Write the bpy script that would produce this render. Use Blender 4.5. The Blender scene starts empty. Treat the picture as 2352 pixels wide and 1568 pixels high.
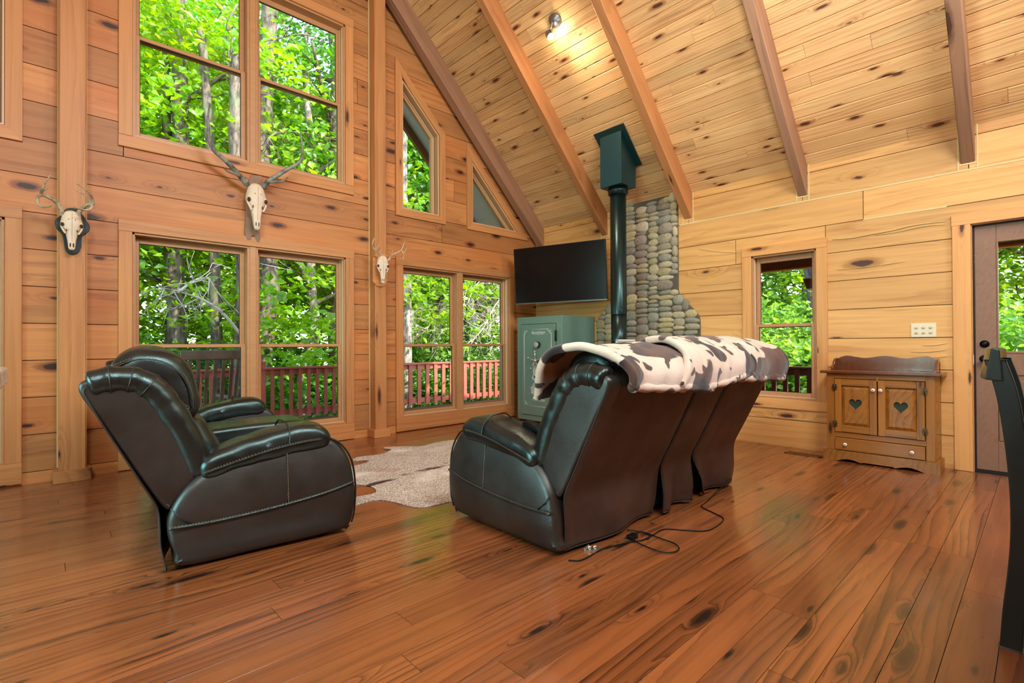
import bpy, bmesh, math, random
from mathutils import Vector, Matrix, noise, geometry
R = math.radians
sc = bpy.context.scene
COL = sc.collection
PI = math.pi

# ------------------------------------------------------------ camera
FPX = 1142.08
YAW, PIT, ROL, CH = R(43.0952), R(0.41506), R(-0.28696), 1.06
_f = Vector((math.cos(PIT)*math.sin(YAW), math.cos(PIT)*math.cos(YAW), math.sin(PIT)))
_r = Vector((math.cos(YAW), -math.sin(YAW), 0))
_u = _r.cross(_f)
_r2 = _r*math.cos(ROL) + _u*math.sin(ROL)
_u2 = -_r*math.sin(ROL) + _u*math.cos(ROL)
CAMP = Vector((0, 0, CH))
cd = bpy.data.cameras.new('camera'); cam = bpy.data.objects.new('camera', cd)
cd.sensor_width = 36; cd.sensor_fit = 'HORIZONTAL'; cd.lens = FPX/2352*36
cd.clip_start = 0.05; cd.clip_end = 300
cam.matrix_world = Matrix((( _r2.x, _u2.x, -_f.x, 0), (_r2.y, _u2.y, -_f.y, 0), (_r2.z, _u2.z, -_f.z, CH), (0, 0, 0, 1)))
COL.objects.link(cam); sc.camera = cam

def PX(px, py, ax, val):
    """the point of the plane axis=val that the photograph shows at (px,py)"""
    d = _r2*((px-1176)/FPX) - _u2*((py-784)/FPX) + _f
    return CAMP + d*((val-CAMP[ax])/d[ax])

# ------------------------------------------------------------ light, sky, exposure
sc.view_settings.view_transform = 'Standard'
sc.view_settings.look = 'None'
sc.view_settings.gamma = 1.0
sc.view_settings.use_curve_mapping = False
sc.view_settings.exposure = 0.10
w = bpy.data.worlds.new('sky'); sc.world = w; w.use_nodes = True
nt = w.node_tree; nt.nodes.clear()
sky = nt.nodes.new('ShaderNodeTexSky'); sky.sky_type = 'NISHITA'; sky.sun_disc = False
sky.sun_elevation = R(40); sky.sun_rotation = R(162); sky.altitude = 200
bg = nt.nodes.new('ShaderNodeBackground'); bg.inputs[1].default_value = 1.25
wo = nt.nodes.new('ShaderNodeOutputWorld')
nt.links.new(sky.outputs[0], bg.inputs[0]); nt.links.new(bg.outputs[0], wo.inputs[0])
def light(name, kind, loc, energy, color=(1, 1, 1), size=1.0, sy=None, target=None, spot=None, blend=.5):
    l = bpy.data.lights.new(name, kind); l.energy = energy; l.color = color
    if kind == 'AREA':
        l.size = size
        if sy: l.shape = 'RECTANGLE'; l.size_y = sy
    elif kind == 'SUN': l.angle = R(size)
    else: l.shadow_soft_size = size
    if spot: l.spot_size = R(spot); l.spot_blend = blend
    o = bpy.data.objects.new(name, l); COL.objects.link(o); o.location = loc
    if target is not None:
        o.rotation_euler = (Vector(target)-Vector(loc)).to_track_quat('-Z', 'Y').to_euler()
    return o
light('sun', 'SUN', (6, -12, 14), 9.5, (1, .94, .82), 1.2, target=(6-.20, -12+.60, 14-.52))
# added fill lights with no fixtures, put in to brighten the room evenly
LK = 1.0
light('kitchen_fill_light', 'AREA', (1.3, -1.1, 4.55), 195*LK, (1, .99, .97), 1.8, 1.0, target=(2.6, 3.4, 1.6))
light('dining_fill_light', 'AREA', (4.2, -2.0, 3.7), 95*LK, (1, .98, .95), 1.4, .8, target=(4.2, 3.0, 2.2))
light('side_fill_light', 'AREA', (-1.0, 0.3, 3.5), 70*LK, (1, .99, .97), 1.0, .7, target=(3.0, 4.0, 1.6))
light('ceiling_fill_light', 'AREA', (3.2, .9, 2.6), 26, (1, .98, .95), .5, .5, target=(3.6, 1.6, 6))
# added cool fill outside an added west window, for teal on the leather
light('west_cool_fill', 'AREA', (-3.15, 2.5, 1.5), 195, (.52, .97, .93), 2.3, 1.5, target=(2.0, 2.7, .7))
cy = sc.cycles if hasattr(sc, 'cycles') else None
if cy:
    cy.max_bounces = 7; cy.diffuse_bounces = 4; cy.glossy_bounces = 3; cy.transmission_bounces = 4
    cy.transparent_max_bounces = 8; cy.caustics_reflective = False; cy.caustics_refractive = False
    cy.use_denoising = True; cy.use_adaptive_sampling = True; cy.adaptive_threshold = .025; cy.sample_clamp_indirect = 6

# ------------------------------------------------------------ object helpers
def link(o, parent=None):
    COL.objects.link(o)
    if parent is not None: o.parent = parent
    return o
def empty(name, loc=(0, 0, 0), rz=0, parent=None):
    o = bpy.data.objects.new(name, None); o.location = loc; o.rotation_euler = (0, 0, rz)
    o.empty_display_size = .1
    return link(o, parent)
def tag(o, label=None, cat=None, group=None, kind=None):
    if label: o['label'] = label
    if cat: o['category'] = cat
    if group: o['group'] = group
    if kind: o['kind'] = kind
    return o
def thing(name, label, cat, loc=(0, 0, 0), rz=0, group=None):
    return tag(empty(name, loc, rz), label, cat, group)
class MB:
    def __init__(s): s.v = []; s.f = []; s.sm = []
    def add(s, vs, fs, smooth=False):
        b = len(s.v); s.v += [tuple(p) for p in vs]
        for f in fs: s.f.append([b+i for i in f]); s.sm.append(smooth)
        return s
    def box(s, x0, x1, y0, y1, z0, z1, M=None):
        vs = [Vector((x, y, z)) for x in (x0, x1) for y in (y0, y1) for z in (z0, z1)]
        if M is not None: vs = [M @ p for p in vs]
        return s.add(vs, [(0, 1, 3, 2), (4, 6, 7, 5), (0, 4, 5, 1), (2, 3, 7, 6), (0, 2, 6, 4), (1, 5, 7, 3)])
    def bar(s, a, b, wdt, thk, up=(0, 0, 1)):
        a = Vector(a); b = Vector(b); d = (b-a).normalized(); up = Vector(up)
        x = d.cross(up).normalized(); y = x.cross(d)
        vs = [p + x*sx*wdt/2 + y*sy*thk/2 for p in (a, b) for sx in (-1, 1) for sy in (-1, 1)]
        return s.add(vs, [(0, 1, 3, 2), (4, 6, 7, 5), (0, 4, 5, 1), (2, 3, 7, 6), (0, 2, 6, 4), (1, 5, 7, 3)])
    def tube(s, pts, rad, n=8, cap=True, smooth=True, flat=1.0):
        pts = [Vector(p) for p in pts]; rs = rad if isinstance(rad, (list, tuple)) else [rad]*len(pts)
        T = [(pts[min(i+1, len(pts)-1)]-pts[max(i-1, 0)]).normalized() for i in range(len(pts))]
        ref = Vector((0, 0, 1)) if abs(T[0].z) < .9 else Vector((1, 0, 0))
        x = T[0].cross(ref).normalized(); vs = []; 
        for p, t, r in zip(pts, T, rs):
            x = (x - t*x.dot(t)).normalized(); y = t.cross(x)
            vs += [p + (x*math.cos(2*PI*k/n) + y*math.sin(2*PI*k/n)*flat)*r for k in range(n)]
        fs = [(i*n+k, i*n+(k+1) % n, (i+1)*n+(k+1) % n, (i+1)*n+k) for i in range(len(pts)-1) for k in range(n)]
        if cap: fs += [tuple(range(n-1, -1, -1)), tuple(range((len(pts)-1)*n, len(pts)*n))]
        return s.add(vs, fs, smooth)
    def lathe(s, prof, c=(0, 0, 0), n=20, M=None, smooth=True, cap=True):
        c = Vector(c); vs = []
        for r, z in prof:
            vs += [Vector((r*math.cos(2*PI*k/n), r*math.sin(2*PI*k/n), z)) for k in range(n)]
        if M is not None: vs = [M @ p for p in vs]
        vs = [p+c for p in vs]
        fs = [(i*n+k, i*n+(k+1) % n, (i+1)*n+(k+1) % n, (i+1)*n+k) for i in range(len(prof)-1) for k in range(n)]
        if cap: fs += [tuple(range(n-1, -1, -1)), tuple(range((len(prof)-1)*n, len(prof)*n))]
        return s.add(vs, fs, smooth)
    def prism(s, poly, d0, d1, M=None, smooth=False):
        """2-D polygon (a,b) extruded over depth: local (a, depth, b)"""
        n = len(poly)
        vs = [Vector((a, d, b)) for d in (d0, d1) for a, b in poly]
        if M is not None: vs = [M @ p for p in vs]
        return s.add(vs, [tuple(range(n)), tuple(range(2*n-1, n-1, -1))] + [(i, n+i, n+(i+1) % n, (i+1) % n) for i in range(n)], smooth)
    def ell(s, c, r, nu=12, nv=8, M=None):
        vs = [Vector((0, 0, r[2]))]
        for j in range(1, nv):
            a = PI*j/nv
            vs += [Vector((r[0]*math.sin(a)*math.cos(2*PI*k/nu), r[1]*math.sin(a)*math.sin(2*PI*k/nu), r[2]*math.cos(a))) for k in range(nu)]
        vs.append(Vector((0, 0, -r[2])))
        if M is not None: vs = [M @ p for p in vs]
        vs = [p+Vector(c) for p in vs]
        fs = [(0, 1+k, 1+(k+1) % nu) for k in range(nu)]
        for j in range(nv-2):
            fs += [(1+j*nu+k, 1+(j+1)*nu+k, 1+(j+1)*nu+(k+1) % nu, 1+j*nu+(k+1) % nu) for k in range(nu)]
        e = len(vs)-1; b = 1+(nv-2)*nu
        fs += [(e, b+(k+1) % nu, b+k) for k in range(nu)]
        return s.add(vs, fs, True)
    def mesh(s, name, mats):
        me = bpy.data.meshes.new(name); me.from_pydata(s.v, [], s.f)
        me.polygons.foreach_set('use_smooth', s.sm)
        for m in (mats if isinstance(mats, (list, tuple)) else [mats]): me.materials.append(m)
        me.update(); return me
    def build(s, name, mat, parent=None, kind=None, bevel=0, seg=2, label=None):
        o = bpy.data.objects.new(name, s.mesh(name, mat)); link(o, parent)
        if kind: o['kind'] = kind
        if label: o['label'] = label
        if bevel:
            m = o.modifiers.new('bevel', 'BEVEL'); m.width = bevel; m.segments = seg; m.limit_method = 'ANGLE'; m.angle_limit = R(40)
        return o
def spline(pts, n=6, closed=False):
    pts = [Vector(p) for p in pts]; out = []; N = len(pts)
    for i in range(N if closed else N-1):
        if closed: p0, p1, p2, p3 = pts[i-1], pts[i], pts[(i+1) % N], pts[(i+2) % N]
        else: p0, p1, p2, p3 = pts[max(i-1, 0)], pts[i], pts[i+1], pts[min(i+2, N-1)]
        for k in range(n):
            t = k/n; out.append(.5*((2*p1)+(p2-p0)*t+(2*p0-5*p1+4*p2-p3)*t*t+(3*p1-p0-3*p2+p3)*t**3))
    if not closed: out.append(pts[-1])
    return out
def soft(prof, v0, v1, r, n=5, bulge=0.0, wr=0.0, ws=9.0, nv=1, seed=0, taper=None, curve=True, rn=4):
    """closed side profile (u,z) extruded across v with rounded rims: local (u, v, z)"""
    P = [Vector((p[0], p[1])) for p in prof]
    if curve: P = [Vector((q.x, q.y)) for q in spline([(p.x, p.y, 0) for p in P], n, True)]
    N = len(P); area = sum(P[i].x*P[(i+1) % N].y-P[(i+1) % N].x*P[i].y for i in range(N))
    if area < 0: P.reverse()
    nor = []
    for i in range(N):
        t = (P[(i+1) % N]-P[i-1]); t = t.normalized() if t.length > 1e-9 else Vector((1, 0)); nor.append(Vector((t.y, -t.x)))
    cen = sum(P, Vector((0, 0)))/N
    rings = []
    for i in range(rn+1):
        a = PI/2*i/rn; rings.append((v0+r*(1-math.cos(a)) if i else v0, r*(1-math.sin(a))))
    rings = [(v0+r-r*math.cos(PI/2*i/rn), r-r*math.sin(PI/2*i/rn)) for i in range(rn+1)]
    mid = [(v0+r+(v1-v0-2*r)*k/nv, 0) for k in range(1, nv)]
    rings = rings + mid + [(v0+v1-v, ins) for v, ins in reversed(rings)]
    vs = []
    def xf(x, v, z):
        q = Vector((x, v, z))
        if taper: q = taper(q)
        if wr: q = q+noise.noise_vector(q*ws+Vector((seed*7.3, 0, seed)))*wr
        return q
    for v, ins in rings: vs += [xf(P[i].x-nor[i].x*ins, v, P[i].y-nor[i].y*ins) for i in range(N)]
    K = len(rings); fs = [(j*N+i, (j+1)*N+i, (j+1)*N+(i+1) % N, j*N+(i+1) % N) for j in range(K-1) for i in range(N)]
    ring = [P[i]-nor[i]*r for i in range(N)]
    xs = [p.x for p in ring]; zs = [p.y for p in ring]; pts = []; st_ = max(.022, (max(xs)-min(xs))/26)
    def bd(x, z): return min(((x-p.x)**2+(z-p.y)**2) for p in ring)**.5
    def inside(x, z):
        c = False
        for i in range(N):
            a_, b_ = ring[i-1], ring[i]
            if (a_.y > z) != (b_.y > z) and x < (b_.x-a_.x)*(z-a_.y)/(b_.y-a_.y)+a_.x: c = not c
        return c
    x = min(xs)+st_/2
    while x < max(xs):
        z = min(zs)+st_/2
        while z < max(zs):
            if inside(x, z) and bd(x, z) > st_*.45: pts.append(Vector((x, z)))
            z += st_
        x += st_
    vo, eo, fo, ov, oe, of = geometry.delaunay_2d_cdt(ring+pts, [(i, (i+1) % N) for i in range(N)], [], 1, 1e-6)
    for side in (-1, 1):
        base = len(vs); ve = v0 if side < 0 else v1
        for p in vo: vs.append(xf(p.x, ve+side*bulge*(1-math.exp(-bd(p.x, p.y)/.05)), p.y))
        fs += [tuple(base+k for k in (f if side < 0 else reversed(f))) for f in fo]
    bm = bmesh.new(); bv = [bm.verts.new(q) for q in vs]
    for f in fs:
        try: bm.faces.new([bv[k] for k in f])
        except ValueError: pass
    bmesh.ops.remove_doubles(bm, verts=bm.verts[:], dist=2e-5); bmesh.ops.recalc_face_normals(bm, faces=bm.faces[:]); bm.verts.index_update()
    m = MB(); m.add([q.co.copy() for q in bm.verts], [[q.index for q in f.verts] for f in bm.faces], True); bm.free(); return m

# ------------------------------------------------------------ materials
def newmat(name):
    m = bpy.data.materials.new(name); m.use_nodes = True; t = m.node_tree
    return m, t, t.nodes['Principled BSDF']
class N:
    def __init__(s, t): s.t = t
    def n(s, typ, **kw):
        o = s.t.nodes.new('ShaderNode'+typ)
        for k, v in kw.items(): setattr(o, k, v)
        return o
    def put(s, sock, v):
        if isinstance(v, bpy.types.NodeSocket): s.t.links.new(v, sock)
        elif v is not None: sock.default_value = v
    def math(s, op, a, b=None, c=None, clamp=False):
        o = s.n('Math', operation=op); o.use_clamp = clamp
        s.put(o.inputs[0], a); s.put(o.inputs[1], b); s.put(o.inputs[2], c)
        return o.outputs[0]
    def vmath(s, op, a, b=None):
        o = s.n('VectorMath', operation=op); s.put(o.inputs[0], a); s.put(o.inputs[1], b); return o.outputs[0]
    def mix(s, f, a, b, bt='MIX'):
        o = s.n('Mix', data_type='RGBA', blend_type=bt); s.put(o.inputs[0], f)
        s.put(o.inputs[6], a if isinstance(a, bpy.types.NodeSocket) else (*a, 1)); s.put(o.inputs[7], b if isinstance(b, bpy.types.NodeSocket) else (*b, 1))
        return o.outputs[2]
    def noise(s, vec, scale, detail=3, rough=.5, dist=0):
        o = s.n('TexNoise'); s.put(o.inputs['Vector'], vec); o.inputs['Scale'].default_value = scale
        o.inputs['Detail'].default_value = detail; o.inputs['Roughness'].default_value = rough; o.inputs['Distortion'].default_value = dist
        return o.outputs[0]
    def rng(s, v, a, b, c=0, d=1, smooth=False):
        o = s.n('MapRange'); o.interpolation_type = 'SMOOTHSTEP' if smooth else 'LINEAR'
        s.put(o.inputs[0], v); 
        for i, q in enumerate((a, b, c, d)): s.put(o.inputs[i+1], q)
        return o.outputs[0]
    def bump(s, h, strength, dist=.01):
        o = s.n('Bump'); s.put(o.inputs['Height'], h); o.inputs['Strength'].default_value = strength; o.inputs['Distance'].default_value = dist
        return o.outputs[0]
def S(h):
    """sRGB 0-255 triple to linear"""
    return tuple(((c/255)/12.92 if c/255 <= .04045 else ((c/255+.055)/1.055)**2.4) for c in h)
def plain(name, col, rough=.5, metal=0, coat=0, spec=.5, emit=None, es=0, bumps=None, vary=0, tint=None):
    m, t, b = newmat(name); g = N(t)
    b.inputs['Base Color'].default_value = (*S(col), 1); b.inputs['Roughness'].default_value = rough
    b.inputs['Metallic'].default_value = metal; b.inputs['Coat Weight'].default_value = coat
    b.inputs['Specular IOR Level'].default_value = spec
    if tint: b.inputs['Specular Tint'].default_value = (*tint, 1)
    if emit: b.inputs['Emission Color'].default_value = (*S(emit), 1); b.inputs['Emission Strength'].default_value = es
    tc = g.n('TexCoord').outputs['Object']
    if vary:
        q = g.noise(tc, 6, 4)
        g.put(b.inputs['Base Color'], g.mix(g.rng(q, .3, .7), tuple(c*(1-vary) for c in S(col)), tuple(min(1, c*(1+vary)) for c in S(col))))
    if bumps: g.put(b.inputs['Normal'], g.bump(g.noise(tc, bumps[0], 4), bumps[1], .004))
    return m
def wood(name, light, dark, rough=.5, ring=.5, freq=16, knots=.35, vary=.25, coat=0, fine=.25, kd=(70, 38, 22), warp=7, kscale=(1.3, 5, 5), red=None, bump=.25, stain=0, spec=.5, ks=1.0):
    """pine: length along local X, width Y, face normal Z; each board gets its own offset and tone"""
    m, t, b = newmat(name); g = N(t)
    tc = g.n('TexCoord').outputs['Object']; ri = g.n('ObjectInfo').outputs['Random']
    cmb = g.n('CombineXYZ'); g.put(cmb.inputs[0], g.math('MULTIPLY', ri, 53.7)); g.put(cmb.inputs[1], g.math('MULTIPLY', ri, 191.3)); g.put(cmb.inputs[2], g.math('MULTIPLY', ri, 77.1))
    v = g.vmath('ADD', tc, cmb.outputs[0])
    wob = g.n('TexNoise'); wob.inputs['Scale'].default_value = 14; g.put(wob.inputs['Vector'], v)
    kv = g.vmath('ADD', g.vmath('MULTIPLY', v, kscale), g.vmath('MULTIPLY', wob.outputs['Color'], (.10, .10, 0)))
    vo = g.n('TexVoronoi', voronoi_dimensions='2D'); g.put(vo.inputs['Vector'], kv); vo.inputs['Scale'].default_value = 1.0
    kdst = vo.outputs['Distance']; sepc = g.n('SeparateColor'); g.put(sepc.inputs[0], vo.outputs['Color'])
    gate = g.math('LESS_THAN', sepc.outputs[0], knots)
    size = g.math('MULTIPLY', g.math('POWER', sepc.outputs[1], 2.0), .10*ks); size = g.math('ADD', size, .035*ks)
    kn = g.math('MULTIPLY', g.rng(kdst, g.math('MULTIPLY', size, .65), size, 1, 0, True), gate)
    kring = g.math('MULTIPLY', g.rng(kdst, size, g.math('MULTIPLY', size, 1.9), .75, 0, True), gate)
    halo = g.math('MULTIPLY', g.rng(kdst, .02, .38, 1, 0, True), gate)
    sx = g.n('SeparateXYZ'); g.put(sx.inputs[0], v)
    n1 = g.noise(g.vmath('MULTIPLY', v, (.38, 2.2, 2.2)), 1.0, 2, .45)
    y = g.math('ADD', sx.outputs[1], g.math('MULTIPLY', sx.outputs[2], .35))
    ph = g.math('ADD', g.math('MULTIPLY', y, freq), g.math('ADD', g.math('MULTIPLY', n1, warp), g.math('MULTIPLY', halo, 2.2)))
    n2 = g.noise(g.vmath('MULTIPLY', v, (2.2, 95.0, 95.0)), 1.0, 2, .6)
    n5 = g.noise(g.vmath('MULTIPLY', v, (1.1, 26.0, 26.0)), 1.0, 3, .6)
    s1 = g.math('FRACT', g.math('ADD', ph, g.math('MULTIPLY', n2, .35)))
    rg = g.math('POWER', s1, 2.6)
    n3 = g.noise(g.vmath('MULTIPLY', v, (1.0, 2.6, 2.6)), 1.0, 2, .5)
    amp = g.rng(g.noise(g.vmath('MULTIPLY', v, (.5, 3.5, 3.5)), 1.0, 1), .35, .62, .15, 1.0)
    fac = g.math('ADD', g.math('MULTIPLY', g.math('MULTIPLY', rg, amp), ring), g.math('ADD', g.math('MULTIPLY', g.math('SUBTRACT', n2, .5), fine), g.math('ADD', g.math('MULTIPLY', g.math('SUBTRACT', n5, .44), fine*3.2), g.math('ADD', g.math('MULTIPLY', g.math('SUBTRACT', n3, .42), .5), g.math('MULTIPLY', halo, .22)))), None, True)
    col = g.mix(fac, S(light), S(dark))
    wn = g.n('TexWhiteNoise', noise_dimensions='1D'); g.put(wn.inputs['W'], g.math('MULTIPLY', ri, 917.0))
    tone = g.rng(wn.outputs['Value'], 0, 1, 1-vary, 1+vary*.55)
    tv = g.n('CombineXYZ')
    wn2 = g.n('TexWhiteNoise', noise_dimensions='1D'); g.put(wn2.inputs['W'], g.math('MULTIPLY', ri, 333.0))
    hue = g.rng(wn2.outputs['Value'], 0, 1, -.2*vary, .2*vary)
    g.put(tv.inputs[0], tone); g.put(tv.inputs[1], g.math('ADD', tone, hue)); g.put(tv.inputs[2], g.math('ADD', tone, g.math('MULTIPLY', hue, 1.6)))
    mul = g.n('Mix', data_type='RGBA', blend_type='MULTIPLY'); mul.inputs[0].default_value = 1; g.put(mul.inputs[6], col); g.put(mul.inputs[7], tv.outputs[0]); col = mul.outputs[2]
    if red: col = g.mix(g.rng(g.noise(g.vmath('MULTIPLY', v, (.7, 1.2, 1.2)), 1.3, 2), .45, .75, 0, .6, True), col, S(red))
    if stain:
        st = g.noise(g.vmath('MULTIPLY', v, (.45, 5.5, 5.5)), 1.7, 4, .6)
        col = g.mix(g.rng(st, .57, .70, 0, stain, True), col, tuple(c*.5 for c in S(dark)))
    col = g.mix(kring, col, tuple(c*.75 for c in S(dark)))
    col = g.mix(kn, col, S(kd))
    g.put(b.inputs['Base Color'], col)
    b.inputs['Roughness'].default_value = rough; b.inputs['Coat Weight'].default_value = coat; b.inputs['Coat Roughness'].default_value = .15
    b.inputs['Specular IOR Level'].default_value = spec
    if coat: g.put(b.inputs['Roughness'], g.rng(g.noise(g.vmath('MULTIPLY', v, (2, 8, 8)), 1, 3), .3, .7, rough-.07, rough+.1))
    if bump: g.put(b.inputs['Normal'], g.bump(g.math('ADD', g.math('MULTIPLY', n2, .6), g.math('MULTIPLY', rg, .4)), bump, .002))
    return m
M = {}
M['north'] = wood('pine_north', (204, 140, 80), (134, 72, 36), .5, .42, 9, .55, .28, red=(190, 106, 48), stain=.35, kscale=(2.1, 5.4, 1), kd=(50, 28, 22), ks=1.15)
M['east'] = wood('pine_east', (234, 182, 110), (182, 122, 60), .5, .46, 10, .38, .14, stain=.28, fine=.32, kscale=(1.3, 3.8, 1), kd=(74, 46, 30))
M['ceil'] = wood('pine_ceiling', (240, 196, 136), (174, 110, 60), .5, .60, 34, .42, .17, kscale=(2.5, 8.0, 1), stain=.35, kd=(86, 50, 34), warp=9, ks=1.15)
M['floor'] = wood('pine_floor', (152, 88, 46), (48, 24, 14), .29, .72, 24, .36, .26, coat=.7, kscale=(1.9, 7.8, 1), stain=.55, kd=(36, 18, 10), warp=9, fine=.3, ks=1.35)
M['beam'] = wood('beam_wood', (200, 138, 84), (140, 84, 48), .55, .35, 14, .25, .12, kscale=(1.2, 6, 6))
M['beam2'] = wood('beam_wood_rough', (168, 126, 96), (112, 76, 56), .6, .45, 16, .2, .12, kscale=(1.2, 6, 6))
M['post'] = wood('post_wood', (202, 140, 84), (152, 88, 46), .5, .42, 13, .28, .10, kscale=(1.3, 7, 7), warp=4)
M['trim'] = wood('trim_wood', (208, 146, 88), (158, 98, 50), .48, .40, 16, .22, .14, kscale=(1.5, 7, 7), warp=5)
M['trimE'] = wood('trim_wood_east', (232, 174, 104), (190, 122, 62), .48, .34, 16, .22, .12, kscale=(1.5, 7, 7), warp=5)
M['sash'] = wood('sash_wood', (196, 146, 98), (168, 116, 72), .42, .25, 20, 0, .06)
M['liner'] = plain('jamb_liner', (222, 200, 160), .45)
M['gap'] = plain('joint_shadow', (70, 42, 26), .9)
M['chink'] = plain('chink_caulk', (222, 204, 150), .7, bumps=(30, .4))
M['stop'] = plain('window_stop_black', (18, 16, 15), .6)
M['screw'] = plain('black_metal', (20, 20, 20), .4, .6)
def glass():
    m, t, b = newmat('window_glass'); g = N(t); t.nodes.remove(b)
    tr = g.n('BsdfTransparent'); tr.inputs[0].default_value = (.93, .96, .95, 1)
    gl = g.n('BsdfGlossy'); gl.inputs['Roughness'].default_value = .01
    fr = g.n('Fresnel'); fr.inputs[0].default_value = 1.45
    mx = g.n('MixShader'); t.links.new(g.math('MULTIPLY', fr.outputs[0], .7), mx.inputs[0]); t.links.new(tr.outputs[0], mx.inputs[1]); t.links.new(gl.outputs[0], mx.inputs[2])
    t.links.new(mx.outputs[0], t.nodes['Material Output'].inputs[0]); return m
M['glass'] = glass()

# ------------------------------------------------------------ boards
_pc = {}
def frame_mat(o, xd, yd, nd):
    xd, yd, nd = Vector(xd).normalized(), Vector(yd).normalized(), Vector(nd).normalized()
    return Matrix(((xd.x, yd.x, nd.x, o[0]), (xd.y, yd.y, nd.y, o[1]), (xd.z, yd.z, nd.z, o[2]), (0, 0, 0, 1)))
def board_mesh(L, W, T, c, mat):
    k = (round(L, 3), round(W, 3), round(T, 3), c, mat.name)
    if k not in _pc:
        m = MB(); h = W/2; t = T/2
        pr = [(-h, -t), (h, -t), (h, t-c), (h-c, t), (-h+c, t), (-h, t-c)]
        vs = [(sx*L/2, a, b) for sx in (-1, 1) for a, b in pr]
        m.add(vs, [(0, 1, 2, 3, 4, 5)[::-1], (6, 7, 8, 9, 10, 11)] + [(i, (i+1) % 6, 6+(i+1) % 6, 6+i) for i in range(6)])
        _pc[k] = m.mesh('board', mat)
    return _pc[k]
def board(name, parent, p, xd, yd, nd, L, W, T, mat, c=.003):
    """p: centre of the board's visible face"""
    nd = Vector(nd).normalized()
    o = bpy.data.objects.new(name, board_mesh(L, W, T, c, mat)); link(o, parent)
    o.matrix_basis = frame_mat(Vector(p)-nd*T/2, xd, yd, nd)
    return o
def clip(poly, a, b, c):
    """keep a*x+b*y<=c"""
    out = []
    for i in range(len(poly)):
        p, q = poly[i-1], poly[i]; dp = a*p[0]+b*p[1]-c; dq = a*q[0]+b*q[1]-c
        if (dp <= 0) != (dq <= 0):
            t = dp/(dp-dq); out.append((p[0]+(q[0]-p[0])*t, p[1]+(q[1]-p[1])*t))
        if dq <= 0: out.append(q)
    return out
def rect(poly, x0, x1, z0, z1):
    for h in ((-1, 0, -x0), (1, 0, x1), (0, -1, -z0), (0, 1, z1)):
        if not poly: return poly
        poly = clip(poly, *h)
    return poly
def regions(s0, s1, z0, z1, ops):
    """convex pieces of the wall field outside the openings (xa,xb,zb,zta,ztb)"""
    xs = sorted({s0, s1, *[o[0] for o in ops], *[o[1] for o in ops]}); out = []
    for a, b in zip(xs, xs[1:]):
        if b-a < 1e-6: continue
        mine = sorted([o for o in ops if o[0] <= a+1e-6 and o[1] >= b-1e-6], key=lambda o: o[2])
        lo = ((a, z0), (b, z0))
        for o in mine:
            out.append([lo[0], lo[1], (b, o[2]), (a, o[2])])
            f = lambda x: o[3]+(o[4]-o[3])*(x-o[0])/(o[1]-o[0])
            lo = ((a, f(a)), (b, f(b)))
        out.append([lo[0], lo[1], (b, z1), (a, z1)])
    return out
def area(p): return abs(sum(p[i-1][0]*p[i][1]-p[i][0]*p[i-1][1] for i in range(len(p))))/2
def build_wall(name, W3, nd, s0, s1, z0, z1, ops, courses, joints, mat, halfs, gap=.003, pname='log', jgap=.003):
    """W3(s,z,d): wall coordinates to world, d = out of the room. halfs: extra half planes on (s,z)"""
    regs = []
    for r in regions(s0, s1, z0, z1, ops):
        for h in halfs:
            if r: r = clip(r, *h)
        if r and area(r) > 1e-5: regs.append(r)
    bk = MB()
    for r in regs:
        vs = [W3(x, z, d) for d in (.022, .2) for x, z in r]; n = len(r)
        bk.add(vs, [tuple(range(n)), tuple(range(2*n-1, n-1, -1))] + [(i, n+i, n+(i+1) % n, (i+1) % n) for i in range(n)])
    wall = bk.build(name, M['gap'], kind='structure')
    for ci, (za, zb) in enumerate(zip(courses, courses[1:])):
        js = [s0]+sorted(j for j in joints(ci) if s0 < j < s1)+[s1]
        for ja, jb in zip(js, js[1:]):
            polys = []
            for r in regs:
                q = rect(r, ja+(jgap if ja > s0 else 0), jb-(jgap if jb < s1 else 0), za+gap, zb-gap)
                if q and area(q) > 4e-4: polys.append(q)
            if not polys: continue
            cx = (ja+jb)/2; cz = (za+zb)/2; O = Vector(W3(cx, cz, .012))
            xd = (Vector(W3(1, 0, 0))-Vector(W3(0, 0, 0))); Mx = frame_mat(O, xd, (0, 0, 1), nd)
            inv = Mx.inverted(); m = MB()
            for q in polys:
                vs = [inv @ Vector(W3(x, z, d)) for d in (0, .024) for x, z in q]; n = len(q)
                m.add(vs, [tuple(range(n)), tuple(range(2*n-1, n-1, -1))] + [(i, n+i, n+(i+1) % n, (i+1) % n) for i in range(n)])
            o = m.build(pname, mat, wall); o.matrix_basis = Mx
    return wall

# ------------------------------------------------------------ the room
NY, EX, WX, SY = 5.40, 5.57, -2.595, -4.2      # wall planes
RX = (EX+WX)/2; EAVE = 2.85; RZ = EAVE+(EX-RX)  # ridge
rnd = random.Random(5)

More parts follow.
